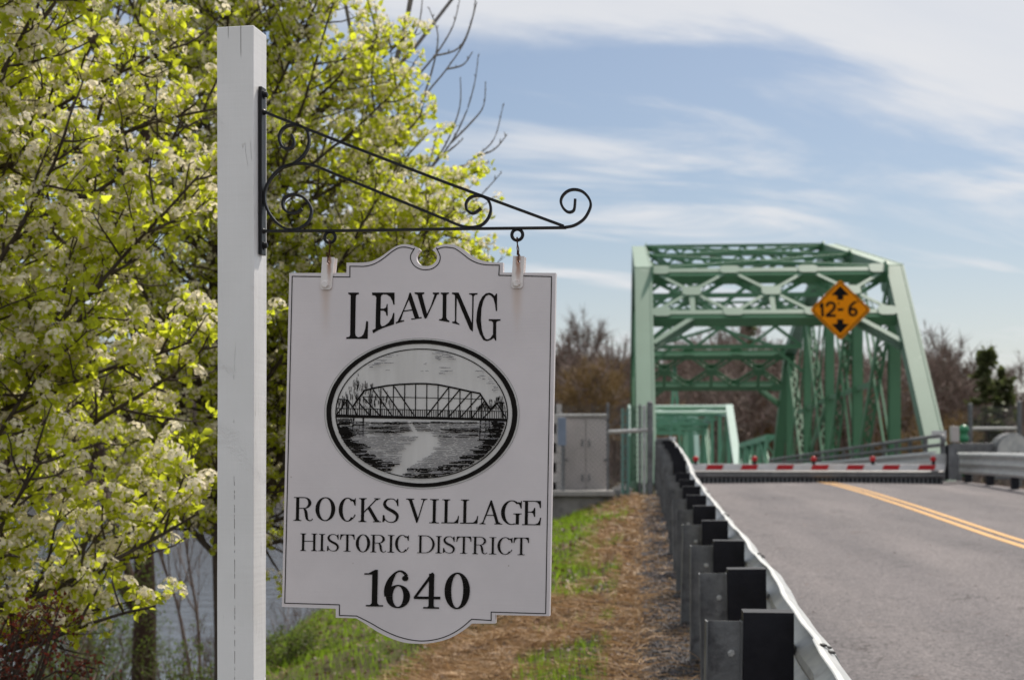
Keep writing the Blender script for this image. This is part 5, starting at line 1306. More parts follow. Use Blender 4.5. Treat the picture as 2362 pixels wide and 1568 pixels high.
def flower_tree(nm, label, base, ztrunk, r0, env, n_main, zlo, seed, near, spur_step=.075, lean=(0, 0), upswept=.55, nobj=150, keep=lambda P: np.ones(len(P), bool), lscale=1.0, bl=.55, extra=()):
    g = np.random.default_rng(seed); base = np.array(base, float)
    root = thing(nm, tuple(base), label, 'tree')
    wood = Acc(); H = ztrunk - base[2]
    tr = np.array([base + np.array([lean[0] * f + .03 * math.sin(f * 9), lean[1] * f + .03 * math.cos(f * 7), H * f]) for f in np.linspace(0, 1, 14)])
    wood.add(*tube_np(tr, r0 * (1 - .85 * np.linspace(0, 1, 14)) * (1 + .5 * np.exp(-np.linspace(0, 1, 14) * 20)), 9))
    trunk_me = wood.mesh('trunk', M['bark'], base); link('trunk', trunk_me, root)
    br = Acc(); tw = Acc(); SP = []; SD = []
    tat = lambda z: np.array([np.interp(z, tr[:, 2], tr[:, k]) for k in range(3)])
    def grow(p, d, L, r, n=7, up=.25, wob=.10):
        pts = [p]; d = d / np.linalg.norm(d)
        for i in range(n):
            d = d + np.array([g.normal(0, wob), g.normal(0, wob), g.normal(0, wob) + up / n]); d /= np.linalg.norm(d); pts.append(pts[-1] + d * L / n)
        return np.array(pts), d
    mains = []
    for i in range(n_main):
        f = (i + .5) / n_main; z = zlo + (ztrunk - zlo) * f ** 1.05; az = 2.4 * i + g.uniform(-.3, .3)
        el = R(g.uniform(18, 40) + 28 * f) * upswept / .55; p = tat(z); d = np.array([math.cos(az) * math.cos(el), math.sin(az) * math.cos(el), math.sin(el)])
        L = .2
        while L < 4 and env(p + d * L) < 1: L += .1
        mains.append((p, d, L * g.uniform(.86, 1.03), .011 + .012 * (1 - f)))
    for e in extra: mains.append((tat(e[0]), np.array(e[1], float), e[2], .017))
    for (p, d, L, r) in mains:
        pts, _ = grow(p, d, L, r, 10, .26, .085)
        br.add(*tube_np(pts, np.linspace(r, .005, len(pts)), 6))
        ns = int(L / .082)
        for k in range(2, ns + 1):
            f = min(.99, (k + g.uniform(-.3, .3)) / ns); q = np.array([np.interp(f * (len(pts) - 1), range(len(pts)), pts[:, c]) for c in range(3)])
            i0 = min(int(f * (len(pts) - 1)), len(pts) - 2); t = pts[i0 + 1] - pts[i0]; t /= np.linalg.norm(t)
            s = g.normal(0, 1, 3); s -= t * s.dot(t); s /= np.linalg.norm(s); sd = t * g.uniform(.5, 1.0) + s; l2 = g.uniform(.22, .62) * (1.15 - .55 * f)
            p2, _ = grow(q, sd, l2, .01, 5, .3, .10)
            if env(p2[-1]) > 1.12: continue
            br.add(*tube_np(p2, np.linspace(.0085 * (1.2 - f * .5), .003, len(p2)), 4))
            nt = max(2, int(l2 / .085))
            for m in range(nt + 1):
                ff = (m + .3) / (nt + .3); qq = np.array([np.interp(ff * (len(p2) - 1), range(len(p2)), p2[:, c]) for c in range(3)])
                sdd = g.normal(0, 1, 3); sdd[2] = abs(sdd[2]) * .6 + .05; l3 = g.uniform(.08, .24) if m < nt else .05
                p3, dd = grow(qq, sdd, l3, .003, 3, .2, .15)
                tw.add(*tube_np(p3, [.003, .0026, .0022, .002], 3))
                for sp_i in range(max(1, int(l3 / spur_step))):
                    SP.append((p3[-1 - sp_i] if sp_i < 3 else p3[1]) + g.normal(0, .012, 3)); dn = dd + np.array([0, 0, .5]) + g.normal(0, .45, 3); SD.append(dn)
    link('branches', br.mesh('branches', M['bark'], base), root)
    o = link('twigs', tw.mesh('twigs', M['bark'], base), root, kind='stuff')
    SP = np.array(SP); SD = np.array(SD); k = keep(SP) & (g.random(len(SP)) < np.array([.32 + .75 * min(1, env(p_)) for p_ in SP]) * (.30 + 1.35 * vnoise(SP[:, 0] * .8 + SP[:, 1] * .5, SP[:, 2], .26, seed))); SP = SP[k]; SD = SD[k]; q = len(SP)
    isf = g.random(q) < bl
    # 8 leaves at each spur, more on the leafy ones
    nl = 5 if near else 4
    P = np.repeat(SP, nl, 0); D = np.repeat(SD / np.linalg.norm(SD, axis=1, keepdims=True), nl, 0) * .55 + g.normal(0, .6, (q * nl, 3)); D[:, 2] -= .12
    sc = g.uniform(.55, 1.15, q * nl) * lscale
    Vv, Ff = scatter(LV_, LF_, frames(D, g.uniform(0, 6.28, q * nl)) * sc[:, None, None], P)
    link('leaves', npmesh('leaves', Vv - base, Ff, M['leaf']), root, kind='stuff')
    FP = SP[isf]; FD = SD[isf] / np.linalg.norm(SD[isf], axis=1, keepdims=True) + np.array([0, 0, .6]); nf = len(FP)
    # clusters that show largest in front become objects of their own
    px = CX + FP[:, 0] / FP[:, 1] * FPX; py = HY - FP[:, 2] / FP[:, 1] * FPX
    vis = (px > -30) & (px < 1260) & (py > -30) & (py < 1560); order = np.argsort(np.where(vis, FP[:, 1], 99)); own = set(order[:nobj].tolist())
    tm = CL if near else CLF; acc = Acc(); MM = frames(FD, g.uniform(0, 6.28, nf)) * g.uniform(.8, 1.22, nf)[:, None, None]
    for t in range(len(tm)):
        idx = np.array([i for i in range(nf) if i % len(tm) == t and i not in own])
        if len(idx): acc.add(*scatter(tm[t][0], tm[t][1], MM[idx], FP[idx]))
    link('blossoms', acc.mesh('blossoms', M['blossom'], base, False), root, kind='stuff')
    mes = [npmesh('flower_cluster', t[0], t[1], M['blossom']) for t in tm]
    for i in own:
        o = bpy.data.objects.new('flower_cluster', mes[i % len(mes)]); COL.objects.link(o); o.parent = root
        mt_ = Matrix([list(r) for r in MM[i]]).to_4x4(); mt_.translation = Vector(FP[i] - base); o.matrix_local = mt_
    return root, q
# near tree, its trunk left of the frame
def env1(p):
    x, y, z = p[0] + 2.95, p[1] - 6.9, p[2]
    zc = (z - 1.35) / 2.35; r = 1.78 * (1 - .18 * max(0, z - .6) / 3)
    return (abs(x) / r) ** 2.6 + (abs(y + .25) / 1.15) ** 2.4 + abs(zc) ** 3
def keep1(P): 
    px = CX + P[:, 0] / P[:, 1] * FPX; py = HY - P[:, 2] / P[:, 1] * FPX
    return (px > -420) & (py > -420) & (py < 1475 - .00022 * (px - 150) ** 2 * (px > 150) )
r1 = flower_tree('pear_tree', 'nearer white-flowering pear tree with fresh yellow-green leaves, filling the left edge', (-2.95, 6.9, -2.6), 3.4, .085, env1, 78, -.85, 3, True, spur_step=.045, nobj=150, keep=keep1, bl=.72, lscale=.90, upswept=.5,
    extra=((-1.15, (1, -.4, .30), 1.6), (-1.1, (1, -.2, .42), 1.7), (-1.0, (1, .15, .36), 1.75), (-.8, (1, -.5, .35), 1.5), (-.5, (1, -.3, .3), 1.7), (0, (1, -.3, .3), 1.75), (.4, (1, -.1, .35), 1.75), (.8, (1, -.4, .4), 1.7), (1.2, (1, 0, .4), 1.7)))
# second tree right behind the post
def env2(p):
    x, y, z = p[0] + 1.97, p[1] - 10.2, p[2]
    r = np.interp(z, [-1.2, -.6, .2, 1.0, 1.4, 2.1, 2.7, 3.3, 4.3, 5.2], [.7, 1.2, 1.75, 2.02, 2.06, 1.74, 1.50, 1.36, .95, .3])
    return (x * x + (y * 1.5) ** 2) / (r * r) if z > -1.3 else 9
r2 = flower_tree('pear_tree', 'second flowering pear tree behind the post, crown reaching past the sign', (-1.97, 10.2, -2.9), 4.6, .085, env2, 84, -.75, 8, False, spur_step=.05, nobj=100, bl=.76, lscale=1.02, upswept=.62, extra=[(zz0, (1, yy0, uu0), LL0) for zz0, yy0, uu0, LL0 in ((-.5, -.2, .35, 1.9), (-.3, .3, .5, 2.0), (-.1, -.4, .55, 2.1), (.1, .1, .5, 2.15), (.3, -.3, .45, 2.1), (.5, .3, .5, 2.1), (.6, -.05, .35, 2.0), (.8, -.3, .45, 1.95), (.9, .2, .3, 1.95), (1.1, -.1, .5, 1.8), (1.3, .2, .5, 1.75), (1.5, -.25, .5, 1.65), (-.6, .1, .1, 1.6), (.2, -.1, .1, 1.9), (1.0, -.4, .15, 1.9), (1.7, 0, .6, 1.6), (2.0, -.2, .7, 1.4), (.7, .5, .6, 2.1))])
print('SPURS', r1[1], r2[1])

# bare twigs of another tree
def bare_tree(nm, label, base, mats, limbs, r0, twigs=5, seed=1, bud=True, kind=None, cat='tree'):
    g = np.random.default_rng(seed); root = thing(nm, tuple(base), label, cat); A_ = Acc(); T_ = Acc(); B_ = Acc(); base = np.array(base, float)
    def rec(pts, r, lvl):
        pts = np.array(pts); (A_ if lvl == 0 else T_).add(*tube_np(pts, np.linspace(r, r * .35, len(pts)), 7 if lvl == 0 else 4))
        if bud and lvl > 1:
            for p in pts[1:]:
                B_.add(*tube_np([p, p + g.normal(0, .012, 3) + np.array([0, 0, .016])], [.006, .002], 4))
        if lvl >= 3: return
        L = np.linalg.norm(pts[-1] - pts[0])
        for k in range(twigs if lvl < 2 else 3):
            f = g.uniform(.3, .95); i = min(int(f * (len(pts) - 1)), len(pts) - 2); q = pts[i] + (pts[i + 1] - pts[i]) * (f * (len(pts) - 1) - i); t = pts[i + 1] - pts[i]; t /= np.linalg.norm(t)
            s = g.normal(0, 1, 3); s -= t * s.dot(t); s /= np.linalg.norm(s); d = t * 1.0 + s * .65; d /= np.linalg.norm(d); l = L * g.uniform(.25, .45); P = [q]
            for m in range(6):
                d = d + np.array([0, 0, .13]) + g.normal(0, .06, 3); d /= np.linalg.norm(d); P.append(P[-1] + d * l / 6)
            rec(P, r * .42, lvl + 1)
    for lb in limbs: rec(lb, r0, 0)
    link('trunk', A_.mesh('trunk', M[mats], base), root)
    if T_.V: link('branches', T_.mesh('branches', M[mats], base), root)
    if B_.V: link('buds', B_.mesh('buds', M[mats], base), root, kind='stuff')
    return root
def pxl(pts, z): return [np.array(at(x, y, z + (k * .05))) for k, (x, y) in enumerate(pts)]
bz = 11.0
bare_tree('bare_tree', 'bare grey twigs with small buds rising against the sky right of the flowering crown', tuple(at(545, 1700, bz)), 'bark_grey', [
    crom([tuple(p) for p in pxl([(545, 1700), (548, 1300), (560, 950), (610, 720), (700, 540), (800, 400), (880, 250), (930, 80), (960, -60)], bz)], 3)], .045, 3, 4)
bt = [o for o in COL.objects if o.name == 'bare_tree'][0]; A_ = Acc(); g = np.random.default_rng(6); Bd = Acc()
for L in ([(930, 330), (975, 230), (1030, 160), (1075, 90), (1100, 5)], [(920, 470), (985, 400), (1040, 330), (1075, 260), (1095, 190), (1103, 130)], [(985, 400), (1030, 330), (1060, 250), (1062, 180)], [(1040, 330), (1085, 285), (1115, 245), (1120, 190)],
          [(900, 600), (985, 460), (1050, 400), (1100, 360), (1140, 320), (1160, 245)], [(1100, 360), (1140, 345), (1170, 310)], [(930, 620), (1040, 520), (1110, 450), (1155, 400)], [(960, 180), (1010, 120), (1045, 60), (1060, 0)], [(975, 230), (1000, 150), (1010, 80), (990, 20)], [(1000, 130), (1060, 110), (1090, 40), (1098, -20)], [(1040, 390), (1080, 380), (1130, 375)], [(985, 400), (1000, 340), (1015, 290)], [(930, 120), (965, 60), (975, -10)], [(1030, 160), (1068, 150), (1090, 120)], [(1020, 360), (1052, 335), (1068, 320)]):
    P = np.array(crom([tuple(p) for p in pxl(L, bz - .15)], 5)); A_.add(*tube_np(P, np.linspace(.0085, .0032, len(P)), 5))
    for p in P[3::2]:
        Bd.add(*tube_np([p, p + g.normal(0, .008, 3) + np.array([0, 0, .014])], [.0058, .002], 4))
link('twigs', A_.mesh('twigs', M['bark_grey'], bt.location), bt); link('buds', Bd.mesh('buds', M['bark_grey'], bt.location), bt, kind='stuff')

# brown trunk on the riverbank, with its bare limbs
tz = 19.0
bare_tree('riverbank_tree', 'thick brown trunk standing at the water below the near pear tree', tuple(at(335, 1900, tz)), 'bark_brown', [
    crom([tuple(p) for p in pxl([(333, 1900), (332, 1700), (333, 1500), (336, 1380), (330, 1150), (345, 850), (330, 500), (340, 200)], tz)], 3)], .19, 7, 14, False)
bare_tree('riverbank_tree', 'slim leaning bare tree between the brown trunk and the post, over the water', tuple(at(462, 1700, 17)), 'bark_brush', [
    crom([tuple(p) for p in pxl([(470, 1700), (462, 1560), (455, 1420), (440, 1330), (425, 1230), (405, 1120)], 17)], 3), crom([tuple(p) for p in pxl([(470, 1700), (430, 1500), (405, 1380), (372, 1290), (350, 1200)], 17)], 3)], .022, 6, 5, False)
for i, (x0, y0, z, lab, sd) in enumerate(((700, 1560, 21, 'bare bush with twisted stems under the lower left corner of the sign', 31), (790, 1520, 24, 'dark tangled bush below the sign at the top of the bank', 32), (480, 1620, 15, 'thin brown brush beside the foot of the dark pear trunk', 33), (200, 1600, 13, 'leaning brown brush under the near pear tree', 34), (655, 1540, 19, 'wispy brush just right of the white post', 35))):
    g = np.random.default_rng(sd); L = []
    for k in range(7):
        a = g.uniform(-1, 1); P = [(x0 + a * 10, y0), (x0 + a * 35 + g.uniform(-8, 8), y0 - 45), (x0 + a * 62 + g.uniform(-15, 15), y0 - 90), (x0 + a * 85 + g.uniform(-20, 20), y0 - 135 - g.uniform(0, 50))]
        L.append(crom([tuple(p + np.array([0, g.uniform(-.4, .4) * (j > 0), 0])) for j, p in enumerate(pxl(P, z))], 3))
    base = at(x0, y0, z); base.z = min(base.z, float(gnd(base.x, base.y)))
    bare_tree('bare_bush', lab, tuple(base), 'bark_brush', L, .008, 5, sd, False, cat='bush')
# shrubs with leaves
def shrub(nm, label, c, rad, hgt, nl, mat, stem, seed, ls=.7, cat='shrub'):
    g = np.random.default_rng(seed); c = np.array(c, float); root = thing(nm, tuple(c), label, cat); st = Acc(); T = []
    for k in range(34):
        a = g.uniform(0, 6.28); rr = rad * math.sqrt(g.uniform(0, 1)); tip = c + np.array([rr * math.cos(a), rr * math.sin(a), hgt * g.uniform(.45, 1.0)]); mid = (c + tip) / 2 + np.array([0, 0, hgt * .18]) + g.normal(0, .06, 3)
        P = np.array(crom([tuple(c), tuple(mid), tuple(tip)], 4)); st.add(*tube_np(P, np.linspace(.009, .002, len(P)), 4)); T += [P[j] for j in range(2, len(P))]
        for m in range(4):
            i = g.integers(2, len(P)); d = g.normal(0, 1, 3); d[2] = abs(d[2]); d /= np.linalg.norm(d); e = P[i] + d * g.uniform(.1, .3) * rad; st.add(*tube_np([P[i], (P[i] + e) / 2 + g.normal(0, .02, 3), e], [.004, .003, .0015], 3)); T += [e, (P[i] + e) / 2]
    T = np.array(T); idx = g.integers(0, len(T), nl); P = T[idx] + g.normal(0, rad * .05, (nl, 3)); D = g.normal(0, 1, (nl, 3)); D[:, 2] += .3
    Vv, Ff = scatter(LV_, LF_, frames(D, g.uniform(0, 6, nl)) * (g.uniform(.5, 1.2, nl) * ls)[:, None, None], P)
    link('stems', st.mesh('stems', M[stem], c), root); link('leaves', npmesh('leaves', Vv - c, Ff, M[mat]), root, kind='stuff'); return root
def on(px, py, z): p = at(px, py, z); p.z = float(gnd(p.x, p.y)); return p
def cen(px, py, z): return at(px, py, z)
shrub('red_shrub', 'dark red leaved shrub in the lower left corner', cen(-10, 1800, 6.2), .5, .85, 2200, 'redleaf', 'bark', 41, .42)
shrub('red_shrub', 'smaller dark red leaved shrub beside the corner one, nearer the brown trunk', cen(150, 1790, 7.5), .38, .5, 500, 'redleaf', 'bark', 42, .42)
shrub('green_shrub', 'olive green shrub in front of the water, left of the brown trunk', cen(235, 1760, 21), 1.0, 2.3, 4200, 'shrubleaf', 'bark_brush', 43, .6)
shrub('brown_shrub', 'brown budding shrub filling the shade left of the riverbank trunk', cen(150, 1850, 18), 1.4, 3.4, 9000, 'shrubleaf', 'bark_brush', 61, .6)
shrub('brown_shrub', 'brown budding shrub between the riverbank trunk and the post', cen(405, 1840, 19), .75, 2.2, 3200, 'shrubleaf', 'bark_brush', 62, .5)
shrub('green_shrub', 'loose green shrub low beside the foot of the white post', cen(440, 1720, 13.5), .45, .9, 1400, 'shrubleaf', 'bark_brush', 44, .6)
shrub('green_shrub', 'low green bush on the bank just right of the post', cen(660, 1640, 16), .55, .85, 3000, 'shrubleaf', 'bark_brush', 45, .7)
shrub('green_shrub', 'low green bush under the lower edge of the sign', cen(735, 1600, 18.5), .7, .75, 3000, 'shrubleaf', 'bark_brush', 46, .7)
shrub('green_shrub', 'dark green bush on the far left behind the red shrub', cen(100, 1830, 16), 1.1, 1.9, 5000, 'shrubleaf', 'bark_brush', 47, .75)

# ---- grass, straw, litter and crumbs on the bank
def bankpts(n, z0, z1, ulo, uhi, pw=1.0, seed=1):
    g = np.random.default_rng(seed); f = g.random(n); Z = z0 * (z1 / z0) ** f; U = ulo + (uhi - ulo) * g.random(n) ** pw; X = railx(Z) - U
    return X, Z, U, g
GBL = np.array([(-.5, 0, 0), (.5, 0, 0), (.35, .12, .5), (-.35, .12, .5), (0, .42, 1)]); GBF = np.array([(0, 1, 2), (0, 2, 3), (3, 2, 4)])
def greenmask(X, Z, U):
    m = vnoise(X, Z, 1.7, 7) * .5 + vnoise(X, Z, .55, 8) * .5 + (vnoise(X, Z, .17, 12) - .5) * .35
    m = m + .55 * np.exp(-((U - 1.05) / .42) ** 2) * (Z < 11.8) + .55 * np.clip((U - .95) / .5, 0, 1) * np.clip((Z - 16) / 2, 0, 1) + .45 * np.clip((U - 2.2) / .5, 0, 1) * np.clip((Z - 9) / 2, 0, 1) * (Z < 18)
    m = m - .35 * (U < .7) - .30 * ((U > 1.4) & (U < 2.2) & (Z < 16)) - .10 * ((U < 2.2) & (Z > 11.8) & (Z < 16.5))
    return m
def blades(n, seed, z0, z1, hlo, hhi, wd, mat, nm, label, green=True, thr=.56, uhi=9, ulo=.6):
    X, Z, U, g = bankpts(n, z0, z1, ulo, uhi, 1.1, seed); mk_ = greenmask(X, Z, U); k = (mk_ > thr) if green else (mk_ < thr + .10 * g.random(n))
    X, Z, U = X[k], Z[k], U[k]; q = len(X); P = np.stack([X, Z, gnd(X, Z) - .01], 1)
    S = rotz(g.uniform(0, 6.28, q)); hh = g.uniform(hlo, hhi, q) * (.7 + .6 * vnoise(X, Z, .5, 5)); ww = wd * g.uniform(.7, 1.4, q) * np.clip(Z / 11, .7, 2.4)
    sc = np.zeros((q, 3, 3)); sc[:, 0, 0] = ww; sc[:, 1, 1] = hh * g.uniform(.3, 1.2, q); sc[:, 2, 2] = hh
    Vv, Ff = scatter(GBL, GBF, np.einsum('qij,qjk->qik', S, sc), P)
    o = link(nm, npmesh(nm, Vv, Ff, M[mat]), kind='stuff'); o['label'] = label; return o
blades(118000, 51, 5.5, 34, .05, .15, .005, 'grass', 'grass', 'fresh green grass growing in patches on the bank')
def strands(n, seed, z0, z1, ulo, uhi, mat, nm, label, llo, lhi, wd, thr, flat=.10):
    X, Z, U, g = bankpts(n, z0, z1, ulo, uhi, 1.0, seed); k = greenmask(X, Z, U) < thr + .22 * g.random(n); X, Z, U = X[k], Z[k], U[k]; q = len(X)
    D = g.normal(0, 1, (q, 3)); D[:, 2] = np.abs(D[:, 2]) * flat + .02; D /= np.linalg.norm(D, axis=1, keepdims=True)
    L = g.uniform(llo, lhi, q); T = np.array([(-.5, 0, 0), (.5, 0, 0), (.5, .10, .5), (-.5, .10, .5), (.3, .02, 1.0), (-.3, .02, 1.0)]); F = np.array([(0, 1, 2), (0, 2, 3), (3, 2, 4), (3, 4, 5)])
    sc = np.zeros((q, 3, 3)); sc[:, 0, 0] = wd * np.clip(Z / 9, .8, 2.6) * g.uniform(.6, 1.4, q); sc[:, 1, 1] = L; sc[:, 2, 2] = L
    Vv, Ff = scatter(T, F, np.einsum('qij,qjk->qik', frames(D, g.uniform(0, 6.28, q)), sc), np.stack([X, Z, gnd(X, Z) + g.uniform(.0, .05, q)], 1))
    o = link(nm, npmesh(nm, Vv, Ff, M[mat]), kind='stuff'); o['label'] = label; return o
strands(60000, 52, 5.5, 33, .45, 3.0, 'straw', 'dry_grass', 'pale dry grass lying in mats along the shoulder', .07, .24, .0042, .60)
strands(14000, 53, 5.5, 33, .8, 8.0, 'straw', 'dry_grass', 'scattered dry stalks over the lower bank', .08, .3, .004, .55, .5)
strands(2600, 54, 5.5, 30, .02, .7, 'straw', 'dry_grass', 'dry stalks strewn on the crumbled shoulder', .06, .22, .0035, 2.0, .05)
X, Z, U, g = bankpts(20000, 5.5, 32, .55, 8.0, 1.3, 55); q = len(X); D = g.normal(0, .5, (q, 3)); D[:, 2] = 1
LT = np.array([(-.5, -.3, 0), (.1, -.5, .12), (.5, .1, 0), (0, .5, .15), (-.4, .2, .05)]); LTF = np.array([(0, 1, 2), (0, 2, 3), (0, 3, 4)])
sz = g.uniform(.015, .045, q) * np.clip(Z / 12, .7, 1.8)
Vv, Ff = scatter(LT, LTF, frames(D, g.uniform(0, 6, q)) * sz[:, None, None], np.stack([X, Z, gnd(X, Z) + g.uniform(.01, .05, q)], 1))
o = link('leaf_litter', npmesh('leaf_litter', Vv, Ff, M['litter']), kind='stuff')
X, Z, U, g = bankpts(11000, 5.0, 26, -.05, .95, 1.0, 56); q = len(X)
OT = np.array([(1, 0, 0), (-1, 0, 0), (0, 1, 0), (0, -1, 0), (0, 0, .8), (0, 0, -.8)]); OF = np.array([(0, 2, 4), (2, 1, 4), (1, 3, 4), (3, 0, 4), (2, 0, 5), (1, 2, 5), (3, 1, 5), (0, 3, 5)])
Vv, Ff = scatter(OT, OF, frames(g.normal(0, 1, (q, 3)), g.uniform(0, 6, q)) * (g.uniform(.005, .015, q) * np.clip(Z / 10, .7, 2))[:, None, None], np.stack([X, Z, gnd(X, Z) + .025], 1))
o = link('gravel', npmesh('gravel', Vv, Ff, M['stone']), kind='stuff')
# litter on the road and dry leaves under the right rail
g = np.random.default_rng(57); q = 700; Z = g.uniform(6, 37, q); X = np.where(g.random(q) < .55, railx(Z) + .2 + g.exponential(.25, q), railx(Z) + g.uniform(.3, 7, q)); k = X < XC(Z) + 3.6; X, Z = X[k], Z[k]; q = len(X)
Vv, Ff = scatter(LT, LTF, frames(np.stack([g.normal(0, .2, q), g.normal(0, .2, q), np.ones(q)], 1), g.uniform(0, 6, q)) * g.uniform(.008, .03, q)[:, None, None], np.stack([X, Z, roadh(Z) + .03 - .012 * np.abs(X - XC(Z)) + .008], 1))
link('road_litter', npmesh('road_litter', Vv, Ff, M['litter']), kind='stuff')
q = 9000; Z = g.uniform(26, 38.5, q); X = XC(Z) + 3.7 + g.exponential(1.0, q)
Vv, Ff = scatter(LT, LTF, frames(g.normal(0, .6, (q, 3)) + np.array([0, 0, 1]), g.uniform(0, 6, q)) * g.uniform(.03, .09, q)[:, None, None], np.stack([X, Z, gnd(X, Z) + .03], 1))
link('leaf_litter', npmesh('leaf_litter', Vv, Ff, M['litter']), kind='stuff')

# ================================================================== FAR BANK
def wood_template(seed, H=20.0, spread=.26, nt=180, tw=.11):
    g = np.random.default_rng(seed); V = []; F = []
    def tri(a, b, w):
        d = b - a; s = np.cross(d, np.array([g.normal(), g.normal(), g.normal() * .3])); s = s / (np.linalg.norm(s) + 1e-9) * w; i = len(V); V.extend([a - s, a + s, b]); F.append((i, i + 1, i + 2))
    top = np.array([g.normal(0, .5), g.normal(0, .5), H * .8]); tri(np.zeros(3), top, .26); tri(np.zeros(3), top * .98, .22)
    nl_ = 30
    for i in range(nl_):
        z = H * g.uniform(.18, .6); p = top * (z / (H * .8)); d = g.normal(0, 1, 3); d[2] = abs(d[2]) * 1.1 - .15; d /= np.linalg.norm(d); rr = g.uniform(.55, 1.0)
        e = np.array([d[0] * H * spread * rr, d[1] * H * spread * rr, H * .60 + d[2] * H * .36 * rr]); mid = (p + e) / 2 + np.array([0, 0, -H * .03]); tri(p, mid, .085); tri(mid - (mid - p) * .08, e, .06)
        for k in range(nt // nl_):
            f = g.uniform(.25, 1.0); q_ = mid + (e - mid) * f if f > .4 else p + (mid - p) * (f + .5); o = q_ - np.array([0, 0, H * .45]); o /= np.linalg.norm(o) + 1e-9
            dd = (o * .9 + g.normal(0, .55, 3)); dd /= np.linalg.norm(dd) + 1e-9; tri(q_, q_ + dd * g.uniform(.06, .12) * H * (.6 + .5 * (f < .9)), tw)
    return np.array(V), np.array(F)
WT = [wood_template(s) for s in range(7)]
g = np.random.default_rng(77); acc = Acc(); accy = Acc(); n = 1750
Z = 258 + 200 * g.random(n) ** .8; X = g.uniform(-135, 165, n) * (Z / 300)
hs = np.where(X / Z > .30, .80, 1.0) * np.where(X / Z > .325, .85, 1.0) * np.where((X / Z > .08) & (X / Z < .25), .97, 1.0)
hs = hs * g.uniform(1.0, 1.42, n) * (.85 + .3 * vnoise(X, Z * 0, 14, 6))
G_ = gnd(X, Z)
for t in range(7):
    k = np.arange(n) % 7 == t; yk = k & (vnoise(X, Z, 22, 9) > .80) & (Z < 320); k = k & ~yk
    for kk, ac in ((k, acc), (yk, accy)):
        m = int(kk.sum())
        if m:
            s = hs[kk] * (1 if ac is acc else .72); ac.add(*scatter(WT[t][0], WT[t][1], rotz(g.uniform(0, 6, m)) * s[:, None, None], np.stack([X[kk], Z[kk], G_[kk] - .5], 1)))
o = link('bare_woods', acc.mesh('bare_woods', M['woodtwig'], (0, 0, 0), False), kind='stuff'); o['label'] = 'brown leafless woods on the far bank'
if accy.V: o = link('budding_woods', accy.mesh('budding_woods', M['woodtwig_y'], (0, 0, 0), False), kind='stuff'); o['label'] = 'yellow-green budding trees among the far woods'
# underbrush closing the woods near the ground
q = 30000; Z = g.uniform(256, 440, q); X = g.uniform(-150, 180, q) * Z / 300; D = g.normal(0, .5, (q, 3)); D[:, 2] = np.abs(D[:, 2]) + .8
BT = np.array([(-.10, 0, 0), (.10, 0, 0), (0, 0, 1.0)]); BF2 = np.array([(0, 1, 2)]); s = g.uniform(2, 6, q)
sc = np.zeros((q, 3, 3)); sc[:, 0, 0] = 2.2; sc[:, 1, 1] = 1; sc[:, 2, 2] = s
Vv, Ff = scatter(BT, BF2, np.einsum('qij,qjk->qik', frames(D, g.uniform(0, 6, q)), sc), np.stack([X, Z, gnd(X, Z) - .3], 1))
o = link('underbrush', npmesh('underbrush', Vv, Ff, M['woodtwig']), kind='stuff')
# single trees that stand out
def far_tree(px, ytop, z, label, mat, seed, spread=.26, nm='far_tree', group='bare trees standing out of the far woods'):
    x = (px - CX) / FPX * z; gz = float(gnd(x, z)); H = (HY - ytop) / FPX * z - gz; V_, F_ = wood_template(seed, H, spread, 1700, .065)
    me = npmesh(nm, V_, F_, M[mat]); o = link(nm, me, origin=(x, z, gz)); tag(o, label, 'tree', group); return o
far_tree(1345, 690, 290, 'tall bare tree rising above the far woods just right of the sign', 'woodtwig', 101)
far_tree(1415, 742, 300, 'bare far tree close to the left end post of the bridge', 'woodtwig', 102)
far_tree(1300, 742, 295, 'bare far tree at the right edge of the sign', 'woodtwig', 103)
far_tree(2165, 728, 285, 'broad bare tree beside the right end post of the bridge', 'woodtwig', 104, .34)
far_tree(2205, 750, 300, 'bare far tree between the end post and the evergreen', 'woodtwig', 105, .34)
far_tree(2350, 800, 300, 'bare far tree at the right edge of the picture', 'woodtwig', 106, .3)
far_tree(1345, 795, 262, 'yellow-brown budding tree below the tall bare one', 'woodtwig_y', 107, .42, group='budding trees on the far bank')
far_tree(1395, 812, 264, 'yellow-brown budding tree left of the bridge post', 'woodtwig_y', 108, .40, group='budding trees on the far bank')
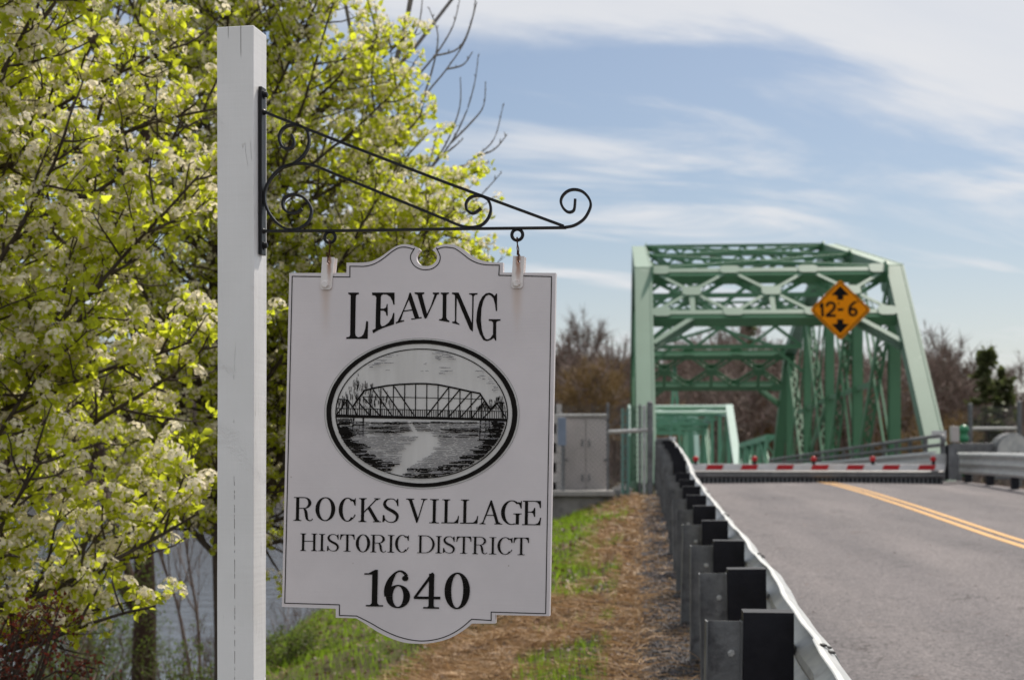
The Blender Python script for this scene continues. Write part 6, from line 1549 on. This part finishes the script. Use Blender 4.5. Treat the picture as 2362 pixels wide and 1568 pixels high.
far_tree(1540, 905, 258, 'yellow budding tree behind the green lattice mast', 'woodtwig_y', 109, .5, group='budding trees on the far bank')
far_tree(2150, 935, 255, 'yellow-green budding tree right of the bridge end post', 'woodtwig_y', 110, .55, group='budding trees on the far bank')
far_tree(1700, 690, 300, 'bare crown seen through the top of the bridge portal', 'woodtwig', 111, .3)
def evergreen(px, ytop, z, wpx, label, seed):
    g = np.random.default_rng(seed); x = (px - CX) / FPX * z; gz = float(gnd(x, z)); H = (HY - ytop) / FPX * z - gz; Rr = wpx / FPX * z / 2
    root = thing('evergreen_tree', (x, z, gz), label, 'tree', 'evergreens in the far woods'); c = np.array([x, z, gz])
    ac = Acc(); ac.add(*tube_np([c, c + np.array([0, 0, H * .5]), c + np.array([0, 0, H])], [.35, .25, .05], 7)); link('trunk', ac.mesh('trunk', M['bark_brown'], c), root)
    P = []; D = []; S = []
    for i in range(70):
        f = g.uniform(.12, .99); a = g.uniform(0, 6.28); L = Rr * (1 - f) ** .7 * g.uniform(.6, 1.1) + .3
        for k in range(16):
            r_ = g.uniform(.15, 1) * L; P.append(c + np.array([math.cos(a) * r_, math.sin(a) * r_, H * f - r_ * .12 + g.normal(0, .15)])); D.append([math.cos(a + g.normal(0, .8)), math.sin(a + g.normal(0, .8)), g.normal(-.1, .4)]); S.append(g.uniform(.8, 1.5))
    T = np.array([(-.35, 0, 0), (.35, 0, 0), (.2, .1, 1.0), (-.2, -.1, 1.0)]); F = np.array([(0, 1, 2), (0, 2, 3)])
    Vv, Ff = scatter(T, F, frames(np.array(D), g.uniform(0, 6, len(P))) * np.array(S)[:, None, None], np.array(P)); link('needles', npmesh('needles', Vv - c, Ff, M['fir']), root, kind='stuff')
evergreen(2275, 808, 270, 150, 'dark evergreen between the bridge post and the right edge', 201)
evergreen(2318, 850, 275, 60, 'smaller evergreen just right of the dark one', 202)
evergreen(1965, 770, 300, 80, 'dark pine seen through the bridge beneath the clearance sign', 203)
evergreen(1725, 700, 320, 60, 'evergreen top seen through the portal bracing', 204)
